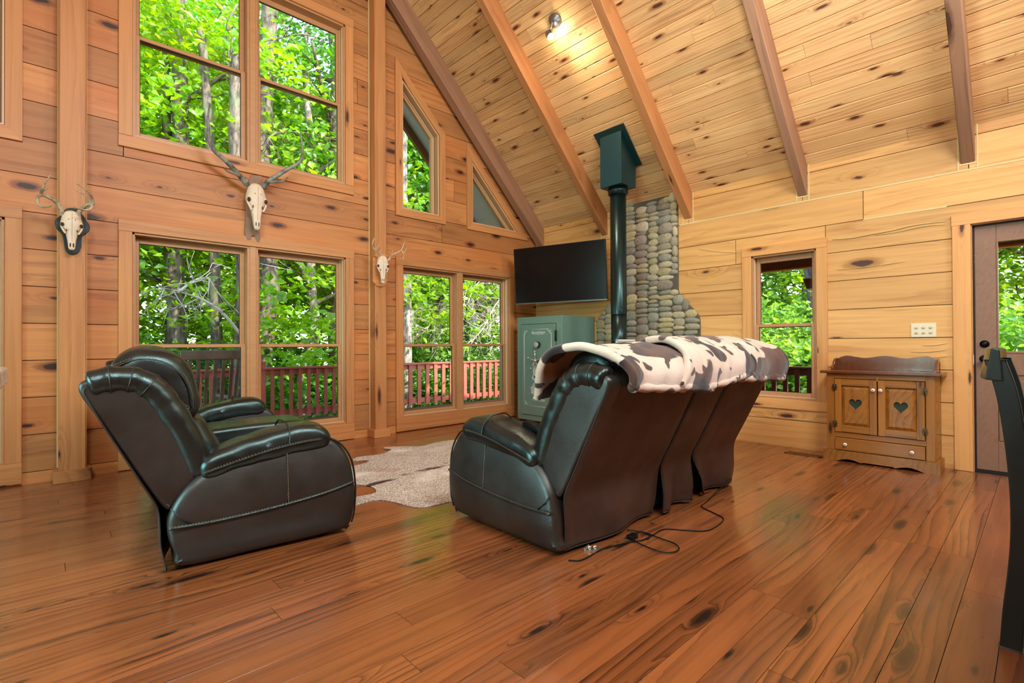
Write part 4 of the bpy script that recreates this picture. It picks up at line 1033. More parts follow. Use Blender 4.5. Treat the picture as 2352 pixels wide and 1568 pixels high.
# ------------------------------------------------------------ pine cabinet
M['cab'] = wood('cabinet_stain', (170, 112, 40), (84, 46, 16), .38, .55, 18, .3, .16, coat=.12, kscale=(2.2, 8, 8), kd=(48, 24, 12))
M['cabD'] = wood('cabinet_top_stain', (112, 66, 40), (58, 32, 20), .25, .3, 18, .3, .1, coat=.5)
cx0, cx1, cy0, cy1 = 5.235, 5.55, .60, 1.365; CW = cy1-cy0; CD = cx1-cx0
t = thing('cabinet', 'stained pine cabinet with two heart cut-out doors and a drawer', 'cabinet', (cx0, (cy0+cy1)/2, 0))
# local frame: x back into the wall, y along the wall (left in the photograph is +y)
def cb(nm, y0, y1, z0, z1, x0=0, x1=.02, mt=None, vert=False, par=None, c=.003):
    L_, W_ = ((z1-z0), (y1-y0)) if vert else ((y1-y0), (z1-z0))
    o = bpy.data.objects.new(nm, board_mesh(L_, W_, x1-x0, c, mt or M['cab'])); link(o, par or t)
    o.matrix_basis = frame_mat(((x0+x1)/2, (y0+y1)/2, (z0+z1)/2), (0, 0, 1) if vert else (0, 1, 0), (0, 1, 0) if vert else (0, 0, 1), (-1, 0, 0)); return o
h = CW/2
cb('stile', -h, -h+.062, .10, .79, vert=True); cb('stile', h-.062, h, .10, .79, vert=True)
cb('top_rail', -h+.062, h-.062, .745, .79); cb('middle_rail', -h+.062, h-.062, .215, .262); cb('bottom_rail', -h+.062, h-.062, .085, .10)
for y in (-h, h-.018): MB().box(.02, CD, y, y+.018, .0, .79).build('side_panel', M['cab'], t)
MB().box(CD-.012, CD, -h, h, .05, .79).build('back_panel', M['cab'], t); MB().box(.05, CD-.012, -h+.018, h-.018, .48, .498).build('shelf', M['cab'], t)
MB().box(.02, CD-.012, -h+.018, h-.018, .22, .238).build('bottom_shelf', M['cab'], t)
MB().box(-.035, CD, -h-.045, h+.045, .79, .815).build('top', M['cabD'], t, bevel=.006, seg=3)
pl = [(-h-.03, 0), (-h-.03, .098), (h+.03, .098), (h+.03, 0)]
for k in range(1, 40):
    u = k/40; y = h+.03-(CW+.06)*u; pl.append((y, .0+.028*max(0, math.sin((u-.12)*PI/.76*3.0))**1 if .12 < u < .88 and math.sin((u-.12)*PI/.76*3.0) > 0 else (.028*.55 if .12 < u < .88 else 0)))
m = MB(); m.prism(pl[::-1], -.022, -.001, Matrix(((0, 1, 0, 0), (1, 0, 0, 0), (0, 0, 1, 0), (0, 0, 0, 1)))); m.build('scalloped_base', M['cab'], t)
for y in (-h-.02, h): MB().box(-.001, CD, y, y+.02, 0, .09).build('base_return', M['cab'], t)
pg = [(-h+.0, .815), (h-.0, .815), (h-.0, .895)]
for k in range(41):
    u = k/40; y = (h-.01)-(CW-.02)*u; e_ = min(u, 1-u)
    pg.append((y, .905+.030*min(1, e_/.10)**.5+.010*math.sin(u*PI*5.0)))
pg.append((-h, .895))
m = MB(); m.prism(pg, 0, .018, Matrix(((0, 1, 0, CD-.02), (1, 0, 0, 0), (0, 0, 1, 0), (0, 0, 0, 1)))); m.build('gallery_back', M['cabD'], t, bevel=.002)
for s in (-1, 1):
    m = MB(); m.prism([(CD-.02, .815), (CD-.02, .925), (CD-.09, .918), (CD-.13, .89), (CD-.14, .865), (CD-.17, .85), (CD-.185, .83), (CD-.185, .815)], s*(h-.012)-.009, s*(h-.012)+.009); m.build('gallery_end', M['cabD'], t, bevel=.002)
# doors with raised panel and heart opening
def heart(cy_, cz_, w_, h_):
    P_ = []
    for k in range(36):
        a = 2*PI*k/36; x = 16*math.sin(a)**3; y = 13*math.cos(a)-5*math.cos(2*a)-2*math.cos(3*a)-math.cos(4*a); P_.append((cy_+x/16*w_/2, cz_+(y+2.5)/14.5*h_/2))
    return P_
mesh_m = plain('heart_screen', (40, 62, 50), .6, vary=.4)
Mstl = plain('white_knob', (240, 240, 236), .25); 
for s in (-1, 1):
    y0, y1 = (-h+.066, -.004) if s < 0 else (.004, h-.066); z0, z1 = .266, .741
    d = empty('door', (0, 0, 0), 0, t); sw = .052
    def db(nm, a, b, c, e, vert, x0=-.012, x1=.012): cb(nm, a, b, c, e, x0, x1, vert=vert, par=d)
    db('stile', y0, y0+sw, z0, z1, True); db('stile', y1-sw, y1, z0, z1, True); db('rail', y0+sw, y1-sw, z0, z0+sw+.008, False); db('rail', y0+sw, y1-sw, z1-sw-.008, z1, False)
    # raised panel: bevelled border and field cut by the heart
    a0, a1, b0, b1 = y0+sw, y1-sw, z0+sw+.008, z1-sw-.008; bd = .026
    m = MB(); o_ = [(a0, b0), (a1, b0), (a1, b1), (a0, b1)]; i_ = [(a0+bd, b0+bd), (a1-bd, b0+bd), (a1-bd, b1-bd), (a0+bd, b1-bd)]
    for k in range(4):
        q = [o_[k], o_[(k+1) % 4], i_[(k+1) % 4], i_[k]]; xs_ = (.006, .006, -.008, -.008); m.add([(xs_[n_], q[n_][0], q[n_][1]) for n_ in range(4)], [(0, 1, 2, 3)])
    hp = heart((a0+a1)/2, (b0+b1)/2+.012, .098, .098); cyy, czz_ = (a0+a1)/2, (b0+b1)/2
    # field with a heart shaped hole: bridge each heart point to the rectangle border
    ob = []
    for (yy, zz) in hp:
        dy, dz = yy-cyy, zz-czz_; f_ = min((i_[1][0]-cyy)/abs(dy) if abs(dy) > 1e-6 else 1e9, (i_[2][1]-czz_)/abs(dz) if abs(dz) > 1e-6 else 1e9); ob.append((cyy+dy*f_, czz_+dz*f_))
    n_ = len(hp); vs = [(-.008, *p) for p in hp]+[(-.008, *p) for p in ob]+[(.006, *p) for p in hp]
    fs = [(k, (k+1) % n_, n_+(k+1) % n_, n_+k) for k in range(n_)]+[(k, 2*n_+k, 2*n_+(k+1) % n_, (k+1) % n_) for k in range(n_)]
    for cn in i_:   # the corners left over
        k = min(range(n_), key=lambda q: abs(math.atan2(ob[q][1]-czz_, ob[q][0]-cyy)-math.atan2(cn[1]-czz_, cn[0]-cyy)))
        for kk in (k-1, k, k+1):
            a_, b_ = ob[kk % n_], ob[(kk+1) % n_]
            if abs(a_[0]-b_[0]) > 1e-5 and abs(a_[1]-b_[1]) > 1e-5: i0 = len(vs); vs += [(-.008, *a_), (-.008, *cn), (-.008, *b_)]; fs.append((i0, i0+1, i0+2))
    m.add(vs, fs); m.build('raised_panel', M['cab'], d)
    MB().box(.008, .010, cyy-.07, cyy+.07, czz_-.06, czz_+.08).build('wire_screen', mesh_m, d)
    ky = y1-.022 if s < 0 else y0+.022
    k_ = MB(); k_.lathe([(.006, 0), (.006, .012), (.0145, .016), (.0155, .022), (.011, .027), (.001, .028)], (-.012, ky, .655), 16, RyM); k_.build('knob', Mstl, d)
    k_ = MB(); k_.lathe([(.004, .0275), (.003, .030)], (-.012, ky, .655), 8, RyM); k_.build('knob_screw', M['screw'], d)
    hy_ = y0 if s < 0 else y1
    for z in (.335, .665):
        k_ = MB()
        for q in (-1, 1): k_.prism([(hy_+q*.004, z-.03), (hy_+q*.02, z-.022), (hy_+q*.012, z-.012), (hy_+q*.024, z), (hy_+q*.012, z+.012), (hy_+q*.02, z+.022), (hy_+q*.004, z+.03)], -.0145, -.012, Matrix(((0, 1, 0, 0), (1, 0, 0, 0), (0, 0, 1, 0), (0, 0, 0, 1))))
        k_.tube([(-.016, hy_, z-.03), (-.016, hy_, z+.03)], .004, 8); k_.build('hinge', plain('antique_brass', (92, 74, 50), .4, .8) if 'ab' not in M else M['ab'], d)
dw = empty('drawer', (0, 0, 0), 0, t); cb('drawer_front', -h+.066, h-.066, .104, .211, -.012, .008, par=dw)
for s in (-1, 1):
    k_ = MB(); k_.lathe([(.006, 0), (.006, .012), (.0145, .016), (.0155, .022), (.011, .027), (.001, .028)], (-.012, s*.235, .158), 16, RyM); k_.build('knob', Mstl, dw)
    k_ = MB(); k_.lathe([(.004, .0275), (.003, .030)], (-.012, s*.235, .158), 8, RyM); k_.build('knob_screw', M['screw'], dw)
k_ = MB(); k_.lathe([(.014, 0), (.015, .010), (.010, .014)], (-.001, .0, .755), 14, RyM); k_.box(-.014, -.006, -.010, .010, .728, .76); k_.build('turn_latch', M['cab'], t, bevel=.002)

# ------------------------------------------------------------ ceiling spotlight
lp = Vector((3.925, 3.50, 0)); lp.z = EAVE+EX-lp.x
t = thing('ceiling_spotlight', 'lit round spotlight on the sloping plank ceiling', 'spotlight', lp)
Mn = plain('brushed_nickel', (140, 144, 146), .35, .8); Mq = frame_mat((0, 0, 0), sl, (0, 1, 0), nrm).to_3x3().to_4x4()
m = MB(); m.lathe([(.072, 0), (.074, .008), (.066, .020), (.046, .026), (.044, .034), (.010, .038)], (0, 0, 0), 28, Mq); m.build('canopy', Mn, t)
he = Vector((.075, .14, -.13)); m = MB(); m.tube([nrm*.034, nrm*.07, nrm*.075+he*.4], .009, 8); m.build('arm', Mn, t)
ax = (Vector((.15, -.55, -.8))).normalized(); Mh = ax.to_track_quat('Z', 'Y').to_matrix().to_4x4(); hc_ = nrm*.075+he*.55
m = MB(); m.lathe([(.018, -.05), (.030, -.035), (.036, .0), (.040, .03)], hc_, 22, Mh, cap=False); m.build('head', Mn, t)
m = MB(); m.ell(hc_+ax*.024, (.031, .031, .024), 16, 10, Mh); m.build('bulb', plain('lit_bulb', (255, 250, 236), .5, emit=(255, 244, 224), es=60), t)
light('ceiling_spotlight_light', 'SPOT', lp+hc_+ax*.06, 60, (1, .86, .66), .03, target=lp+hc_+ax*2, spot=140, blend=.8)
light('ceiling_spotlight_glow', 'POINT', lp+hc_+ax*.07, 5, (1, .82, .58), .03)
# ------------------------------------------------------------ leather sofas
def leather(name, col, rough, sc_=1.0, tint=None):
    m, t, b = newmat(name); g = N(t); tc = g.n('TexCoord').outputs['Object']
    q = g.noise(tc, 3.5, 4, .6); c = g.mix(g.rng(q, .35, .7), S(col), tuple(x*1.6+.004 for x in S(col))); g.put(b.inputs['Base Color'], c)
    g.put(b.inputs['Roughness'], g.rng(g.noise(tc, 6, 3), .3, .7, rough-.05, rough+.09)); b.inputs['Specular IOR Level'].default_value = .8 if tint else .45; b.inputs['Specular Tint'].default_value = (*(tint or (1, 1, 1)), 1)
    v = g.n('TexVoronoi'); g.put(v.inputs['Vector'], tc); v.inputs['Scale'].default_value = 320*sc_
    h = g.math('ADD', g.math('MULTIPLY', v.outputs['Distance'], .35), g.math('MULTIPLY', g.noise(tc, 22, 4), 1.0))
    g.put(b.inputs['Normal'], g.bump(h, .32, .003)); return m
M['lea'] = leather('espresso_leather', (24, 21, 20), .26, tint=(.6, 1, 1))  # teal cast of the window light put into the highlight tint
M['lea2'] = leather('matte_leather', (34, 26, 22), .38, tint=(.85, 1, 1)); M['lea3'] = leather('back_leather', (54, 36, 29), .45)  # weaker window-light teal in the matte leather's highlights; back leather untinted
M['thread'] = plain('tan_thread', (168, 146, 118), .7)
M['black'] = plain('black_cloth', (10, 12, 14), .9)
P_PANEL = [(.025, .018), (.005, .10), (.0, .21), (.035, .33), (.11, .425), (.22, .485), (.40, .53), (.60, .565), (.72, .56), (.80, .515), (.86, .41), (.885, .27), (.88, .13), (.865, .05), (.82, .022), (.40, .015)]
P_ARM = [(.15, .42), (.13, .46), (.16, .515), (.28, .565), (.43, .605), (.58, .628), (.68, .622), (.735, .592), (.755, .545), (.72, .495), (.58, .482), (.42, .460), (.28, .440), (.20, .415)]
P_WING = [(.00, .30), (-.10, .48), (-.20, .67), (-.305, .865), (-.27, .925), (-.16, .95), (-.06, .92), (.02, .83), (.07, .70), (.11, .56), (.13, .46), (.10, .40), (.05, .33)]
WPATH = [(.145, .43), (.120, .53), (.082, .64), (.02, .76), (-.04, .855), (-.115, .905), (-.20, .912), (-.275, .892)]
P_BACK = [(.02, .30), (-.08, .46), (-.19, .66), (-.285, .86), (-.25, .93), (-.14, .96), (-.04, .93), (.03, .83), (.07, .70), (.10, .55), (.12, .45)]
P_HEAD = [(-.20, .86), (-.215, .95), (-.17, 1.015), (-.09, 1.045), (.01, 1.03), (.09, .965), (.135, .87), (.15, .77), (.13, .70), (.08, .69), (.02, .74), (-.08, .80)]
P_LUMB = [(.04, .70), (.12, .70), (.18, .66), (.225, .58), (.26, .49), (.24, .43), (.16, .41), (.08, .43), (.03, .55)]
P_SEAT = [(.12, .30), (.13, .41), (.20, .465), (.40, .475), (.62, .485), (.78, .475), (.87, .43), (.90, .37), (.87, .31), (.70, .28)]
P_FOOT = [(.80, .08), (.80, .30), (.84, .385), (.885, .37), (.915, .27), (.91, .14), (.88, .07)]
def sofa(name, lab, cat, loc, rz, W, near, ncush_w, cons_w, panels, wrinkle=1.0, tuck=0.0):
    """local: x forward, y to the sitter's left, z up; near = +1/-1 side turned to the viewer"""
    t = thing(name, lab, cat, loc, rz, 'dark leather reclining sofas')
    h = W/2; aw = .20
    for s in (-1, 1):
        v0, v1 = (h-aw, h) if s > 0 else (-h, -h+aw)
        def bend(q, s=s):   # the side bulges a little in the middle and tucks in at the foot
            k = math.sin(min(1, max(0, q.z/.5))*PI)*.018*(1 if abs(q.y) > h-aw*.5 else .3); return Vector((q.x+tuck*max(0, .25-q.z)/.25*max(0, 1-q.x/.5), q.y+s*k-s*.02*max(0, .15-q.z)/.15, q.z))
        sp_ = soft(P_PANEL, v0, v1, .035, 5, .012, .0025*wrinkle, 6, seed=s+3, taper=bend).build('side_panel', M['lea2'], t)
        ye = s*(h+.004)
        # band seam near the foot, vertical seam and rear diagonal seam, with stitching
        def yb(z): return s*(h+.012+math.sin(min(1, z/.5)*PI)*.018)
        pth = spline([(.012, yb(.225)+s*.002, .225), (.2, yb(.225)+s*.004, .222), (.45, yb(.235)+s*.004, .235), (.70, yb(.26)+s*.003, .262), (.87, yb(.29)-s*.012, .292)], 6)
        m = MB(); m.tube(pth, .0075, 6, flat=1); m.build('band_piping', M['lea'], sp_)
        m = MB()
        for i in range(len(pth)-1):
            a, b = pth[i], pth[i+1]; n_ = max(2, int((b-a).length/.011))
            for k in range(n_): p_, q_ = a.lerp(b, k/n_), a.lerp(b, (k+.6)/n_); m.tube([p_+Vector((0, s*.004, .008)), q_+Vector((0, s*.004, .008))], .0011, 3)
        for k in range(26):
            z = .25+k*.011; m.tube([(.525-.01*(z-.25), yb(z)+s*.001, z), (.525-.01*(z-.25), yb(z)+s*.001, z+.007)], .0013, 3)
        m.build('stitching', M['thread'], sp_)
        m = MB(); m.tube([(.522, yb(z_)-s*.002, z_) for z_ in (.24, .3, .36, .42, .48, .53)], .0035, 5)
        m.build('seam', M['lea'], sp_); m = MB(); m.tube([(.02, yb(.30)-s*.004, .315), (.05, yb(.26)+s*.0, .27), (.10, yb(.23), .228)], .003, 5)
        m.build('seam', M['lea'], sp_); m = MB()
        fr = spline([(.60, s*(h-.012), .566), (.73, s*(h-.010), .556), (.81, s*(h-.008), .508), (.868, s*(h-.006), .41), (.889, s*(h-.006), .27), (.884, s*(h-.008), .13), (.87, s*(h-.016), .06)], 5)
        m.tube(fr, .0055, 6); m.build('seam', M['lea'], sp_)
        # padded arm
        v0, v1 = (h-aw-.015, h+.022) if s > 0 else (-h-.022, -h+aw+.015)
        def puff(q): return q+Vector((0, 0, .014*math.cos((q.y-s*(h-aw/2))/(aw/2+.02)*PI/2)))
        ar = soft(P_ARM, v0, v1, .045, 6, .012, .006*wrinkle, 11, nv=5, seed=s*2+9, taper=puff, rn=5).build('armrest', M['lea'], t)
        m = MB(); A = spline([(.15, s*(h+.026), .455), (.28, s*(h+.034), .492), (.45, s*(h+.036), .532), (.60, s*(h+.034), .552), (.70, s*(h+.020), .552), (.755, s*(h-.015), .545)], 6)
        m.tube(A, .0042, 5); m.build('seam', M['lea'], ar); m = MB()
        Bp = [(.53+.0, s*(h+.035), .545), (.535, s*(h+.018), .605), (.53, s*(h-.03), .648), (.52, s*(h-.08), .660), (.51, s*(h-.14), .655), (.50, s*(h-.20), .60)]
        m.tube(spline(Bp, 4), .0042, 5); m.build('seam', M['lea'], ar)
        m = MB()
        for i in range(len(A)-1):
            a, b = A[i]+Vector((0, s*.002, .007)), A[i+1]+Vector((0, s*.002, .007)); n_ = max(2, int((b-a).length/.011))
            for k in range(n_): m.tube([a.lerp(b, k/n_), a.lerp(b, (k+.6)/n_)], .0011, 3)
        m.build('stitching', M['thread'], ar)
        # wing: flat inner panel plus fat bolster along the front and top edge
        wv0, wv1 = (h-.13, h-.025) if s > 0 else (-h+.025, -h+.13)
        wg = soft(P_WING, wv0, wv1, .02, 5, .004, .002, 7, seed=s+20).build('back_wing', M['lea2'], t)
        sp = spline([(u, s*(h-.062), z) for u, z in WPATH], 6); n_ = len(sp)
        rad = [.040+.022*math.sin(PI*min(1, (i+2)/(n_*.55)))*1 if i < n_*.28 else .062*(1+.035*math.sin(i*1.3+s)+(.05 if i % 6 == 0 else 0)) for i in range(n_)]
        rad[0] = .03; rad[1] = .045; rad[-1] = .040; rad[-2] = .058
        m = MB(); m.tube(sp, rad, 18, flat=1.0); 
        m.build('wing_bolster', M['lea'], wg)
        for i in (int(n_*.62), int(n_*.74), int(n_*.86)):
            m = MB(); c = sp[i]; tdir = (sp[min(i+1, n_-1)]-sp[i-1]).normalized(); up = Vector((0, s, 0)); sd = tdir.cross(up).normalized(); r_ = rad[i]+.0006
            m.tube([c+(up*math.cos(a)+sd*math.sin(a))*r_ for a in [R(-95+19*k) for k in range(11)]], .0028, 4); m.build('seam', M['lea2'], wg)
    soft(P_BACK, -h+.13, h-.13, .02, 4).build('back_frame', M['lea2'], t)
    MB().box(.03, .80, -h+.18, h-.18, .05, .30).build('base_frame', M['black'], t)
    # rear panels of smooth leather hanging from the top roll, loose at the foot
    for idx, (a, b, o0, o1) in enumerate(panels):
        rows = [(-.282, .885), (-.286, .855), (-.238, .745), (-.168, .60), (-.098, .455), (-.030, .315), (-.022+tuck*.3, .22), (-.02+tuck*.6, .13), (-.005+tuck, .022)]
        nr = 22; nc = 14; vs = []; rp = spline([(u, 0, z) for u, z in rows], 4); nr = len(rp)
        for i, p in enumerate(rp):
            fdn = i/(nr-1); loose = max(0, (fdn-.62)/.38)
            for j in range(nc+1):
                k = j/nc; v = a+(b-a)*k
                pull = loose*((o0*(1-k)**3)+(o1*k**3)); vv = v+pull
                w_ = -loose*.030*math.sin(k*PI*2.2+idx*2)-loose*.02*((1-k)**4+k**4)+noise.noise(Vector((v*5, p.z*5, idx)))*.010*loose
                vs.append((p.x+w_, near*vv, p.z))
        fs = [(i*(nc+1)+j, i*(nc+1)+j+1, (i+1)*(nc+1)+j+1, (i+1)*(nc+1)+j) for i in range(nr-1) for j in range(nc)]
        m = MB(); m.add(vs, fs, True); o = m.build('rear_panel', M['lea3'], t)
        md = o.modifiers.new('t', 'SOLIDIFY'); md.thickness = .006; md.offset = 0
        m = MB(); m.tube([vs[(nr-1)*(nc+1)+j] for j in range(nc+1)], .005, 5); m.tube([vs[i*(nc+1)] for i in range(nr)], .0038, 5); m.tube([vs[i*(nc+1)+nc] for i in range(nr)], .0038, 5); m.build('hem', M['lea2'], o)
    # cushions
    y = -h+aw-.02; segs = [(y, y+ncush_w, 0), (y+ncush_w+.005, y+ncush_w+.005+cons_w, 1), (y+ncush_w+cons_w+.01, h-aw+.02, 0)] if cons_w else [(y+ncush_w*i, y+ncush_w*(i+1)-.005, 0) for i in range(int(round((2*h-2*aw+.04)/ncush_w)))]
    for k, (a, b, c) in enumerate(segs):
        mid = (a+b)/2; hw = (b-a)/2
        def pf(amp, zc, mid=mid, hw=hw):
            def f(q): e = max(0, 1-((q.y-mid)/hw)**2); return Vector((q.x+amp*e*.5, q.y, q.z+amp*e*(1 if q.z > zc else 0)))
            return f
        wr = .007*wrinkle
        hd = soft(P_HEAD, a+.01, b-.01, .07, 6, .01, wr, 9, nv=6, seed=k+40, taper=pf(.022, .9), rn=6).build('headrest', M['lea'], t)
        m = MB()
        for e_, sg in ((a+.014, -1), (b-.014, 1)):
            A = spline([(-.19, e_, .965), (-.10, e_, 1.0), (0, e_, .985), (.07, e_, .92), (.105, e_, .84), (.115, e_, .75)], 5); m.tube(A, .004, 5); m.build('seam', M['lea'], hd); m = MB()
        m = MB()
        for i in range(len(A)-1):
            for e_ in (a+.020, b-.020):
                p_, q_ = A[i].copy(), A[i+1].copy(); p_.y = q_.y = e_; c_ = Vector((-.05, 0, .86)); f_ = lambda w0: w0+(Vector((w0.x, 0, w0.z))-c_).normalized()*.012
                n_ = max(2, int((q_-p_).length/.011))
                for kk in range(n_): m.tube([f_(p_.lerp(q_, kk/n_)), f_(p_.lerp(q_, (kk+.6)/n_))], .0011, 3)
        m.build('stitching', M['thread'], hd)
        soft(P_LUMB, a, b, .06, 6, .005, wr, 10, nv=6, seed=k+50, taper=pf(.02, 9), rn=5).build('back_cushion', M['lea'], t)
        if c:
            soft([(.14, .30), (.15, .52), (.30, .55), (.70, .56), (.84, .54), (.87, .46), (.86, .30)], a, b, .03, 4, 0, .002, 8, seed=k).build('console', M['lea'], t)
        else:
            soft(P_SEAT, a, b, .06, 6, .0, wr, 8, nv=7, seed=k+60, taper=pf(.018, .4), rn=5).build('seat_cushion', M['lea'], t)
            soft(P_FOOT, a, b, .04, 6, .0, wr*.6, 8, nv=5, seed=k+70).build('footrest', M['lea'], t)
            m = MB(); cy_ = (a+b)/2
            for uu in (.34, .60): m = MB(); m.tube([(uu, a+.05, .487), (uu+.005, cy_, .507), (uu, b-.05, .487)], .004, 5); m.build('seat_seam', M['lea'], t)
    for sx in (.10, .74):
        for s in (-1, 1):
            m = MB(); m.lathe([(.022, 0), (.026, .006), (.018, .03), (.018, .07)], (sx, s*(h-.12), 0), 14); m.build('foot', M['screw'], t)
    return t
sofa('loveseat', 'dark leather recliner sofa seen side-on in front of the large window', 'sofa', (.50, 3.72, 0), R(-6), 1.90, -1, .57, .38,
     [(-.925, -.02, .0, .0), (-.01, .925, 0, 0)], tuck=.045)
# a strap of loose skirting at the near rear corner of the loveseat is its own rear panel
SF = sofa('sofa', 'dark leather recliner sofa seen from behind, draped with cowhide-print blankets', 'sofa', (2.86, 1.655, 0), R(90), 2.04, 1, .63, .40,
     [(-1.0, -.385, -.02, .0), (-.37, -.005, .02, .03), (.01, 1.0, .13, -.02)][::-1] and [(-1.01, -.33, .02, .09), (-.315, .03, .12, -.05), (.05, 1.01, .02, -.02)][::-1] and [(-.99, -.32, .05, -.15), (-.30, .08, .03, .0), (.10, .99, .05, -.04)])
b_ = soft([(-.05, .0), (-.05, .03), (.06, .035), (.07, .0)], -.03, .03, .006, 2).build('power_button', M['screw'], SF); b_.location = (.30, .86, .585); b_.rotation_euler = (0, R(-12), 0)

# ------------------------------------------------------------ cowhide print blankets over the sofa back
def cow(name, offs):
    m, t, b = newmat(name); g = N(t); tc = g.n('TexCoord').outputs['Object']; v0 = g.vmath('ADD', tc, offs)
    wv = g.n('TexNoise'); wv.inputs['Scale'].default_value = 7; g.put(wv.inputs['Vector'], v0)
    v = g.vmath('ADD', v0, g.vmath('MULTIPLY', wv.outputs['Color'], (.10, .10, .10)))
    v = g.vmath('MULTIPLY', v, (3.9, 3.0, 3.9))
    q = g.noise(v, 1.0, 2, .45); q2 = g.noise(g.vmath('MULTIPLY', v, (2.6, 3.4, 2.6)), 1.0, 1, .4)
    f1 = g.rng(q, .535, .555, 0, 1, True); f2 = g.rng(q2, .605, .63, 0, 1, True); f = g.math('MAXIMUM', f1, f2)
    br = g.mix(g.rng(g.noise(v, 1.7, 2), .42, .58), S((84, 54, 42)), S((24, 24, 30)))
    cr = g.mix(g.rng(g.noise(v0, 5, 2), .4, .6), S((224, 210, 194)), S((222, 198, 180)))
    g.put(b.inputs['Base Color'], g.mix(f, cr, br)); b.inputs['Roughness'].default_value = .95; b.inputs['Sheen Weight'].default_value = .4
    g.put(b.inputs['Normal'], g.bump(g.noise(tc, 150, 4, .7), .6, .006)); return m
def blanket(lab, path, e0, e1, hem, mat, seed, amp=.014, th=.030, lift=0.0, nsw=46):
    """path (u,z) from the rear hem over the top to the front hem; e0,e1: v of the two edges as functions of t; hem: extra rear drop as a function of s"""
    t = tag(empty('blanket', SF.location, SF.rotation_euler.z), lab, 'blanket', 'cowhide print blankets over the sofa back')
    P = spline([(u, 0, z) for u, z in path], 6); n = len(P); vs = []
    cen = Vector((-.10, 0, .86))
    for i, p in enumerate(P):
        tt = i/(n-1)
        for j in range(nsw+1):
            s_ = j/nsw; v = e0(tt)*(1-s_)+e1(tt)*s_
            q = Vector((p.x, v, p.z)); out = Vector((q.x-cen.x, 0, q.z-cen.z)).normalized()
            w_ = noise.noise(Vector((v*6.0+tt*2.2, tt*2.5, seed)))*amp+noise.noise(Vector((v*15+tt*5, tt*5, seed+5)))*amp*.45
            f_ = math.sin((v*13+tt*5+seed)*1.0)*amp*.35
            q += out*(w_+f_+lift+.012)
            if tt < .22: q.z -= hem(s_)*(1-tt/.22)
            q.y += noise.noise(Vector((tt*4, v*3, seed+9)))*.018
            vs.append(q)
    fs = [(i*(nsw+1)+j, (i+1)*(nsw+1)+j, (i+1)*(nsw+1)+j+1, i*(nsw+1)+j+1) for i in range(n-1) for j in range(nsw)]
    m = MB(); m.add(vs, fs, True); o = m.build('cloth', mat, t)
    md = o.modifiers.new('t', 'SOLIDIFY'); md.thickness = th; md.offset = 1 if False else 0
    bv = o.modifiers.new('r', 'BEVEL'); bv.width = th*.42; bv.segments = 3; bv.limit_method = 'ANGLE'; bv.angle_limit = R(50)
    # rolled lower hem and side edges
    m = MB(); row = [vs[j] for j in range(nsw+1)]; m.tube(row, [th*.80*(1+.12*math.sin(j*.9+seed)) for j in range(nsw+1)], 10)
    m.tube([vs[i*(nsw+1)] for i in range(n)], th*.72, 10); m.tube([vs[i*(nsw+1)+nsw] for i in range(n)], th*.66, 10)
    m.build('folded_edge', mat, t)
    return t
top = [(-.345, .855), (-.352, .93), (-.31, .99), (-.22, 1.035), (-.10, 1.06), (.03, 1.045), (.12, .98), (.165, .89), (.185, .81)]
topL = [(-.345, .845), (-.350, .915), (-.30, .975), (-.20, 1.015), (-.09, 1.035), (.03, 1.02), (.11, .95), (.155, .87), (.185, .81), (.20, .775)]
blanket('cowhide-print blanket at the left of the sofa back, its end hanging down in front', topL, lambda t: .90+.09*min(1, t*1.7)-.05*max(0,t-.7)/.3, lambda t: .10-.12*t, lambda s: .035*s-.02*(1-s), cow('cow_print_a', (0, 0, 0)), 1.3, .016, .030)
blanket('cowhide-print blanket folded across the middle of the sofa back', top, lambda t: .42-.55*(t-.1), lambda t: -.42-.2*t, lambda s: .01+.02*math.sin(s*5), cow('cow_print_b', (3.1, 1.2, .4)), 4.1, .018, .030, .020)
blanket('cowhide-print blanket bunched at the right end of the sofa back', [(u-.0, z+.0) for u, z in top], lambda t: -.30-.25*t, lambda t: -1.02, lambda s: .005+.03*s, cow('cow_print_c', (5.7, .3, 2.2)), 7.7, .024, .034, .010)

# ------------------------------------------------------------ cowhide rug
def rugmat():
    m, t, b = newmat('cowhide_hair'); g = N(t); tc = g.n('TexCoord').outputs['Object']
    q = g.noise(tc, 90, 4, .75); q2 = g.noise(tc, 2.4, 3); q3 = g.noise(g.vmath('MULTIPLY', tc, (1, 1.6, 1)), 1.1, 3)
    base = g.mix(g.rng(q, .42, .58), S((240, 234, 226)), S((140, 122, 108)))
    base = g.mix(g.rng(q3, .52, .66, 0, .85, True), base, S((246, 242, 234)))
    base = g.mix(g.math('MULTIPLY', g.rng(q2, .54, .64, 0, .65, True), g.rng(q, .35, .6)), base, S((150, 104, 76)))
    sx = g.n('SeparateXYZ'); g.put(sx.inputs[0], tc)
    # dark spine line down the middle of the hide
    d = g.math('ABSOLUTE', g.math('ADD', g.math('SUBTRACT', sx.outputs[1], g.math('MULTIPLY', sx.outputs[0], .17)), g.math('MULTIPLY', g.math('SUBTRACT', g.noise(tc, 5, 3), .5), .12)))
    sp = g.math('MULTIPLY', g.rng(d, .015, .05, 1, 0, True), g.rng(g.noise(g.vmath('MULTIPLY', tc, (2.2, 4, 1)), 1.6, 2), .40, .50, 0, 1, True))
    g.put(b.inputs['Base Color'], g.mix(sp, base, S((72, 48, 36)))); b.inputs['Roughness'].default_value = .9
    g.put(b.inputs['Normal'], g.bump(g.noise(g.vmath('MULTIPLY', tc, (1, 2.5, 1)), 70, 4, .7), .6, .008)); return m
RC = Vector((2.45, 3.60, 0))
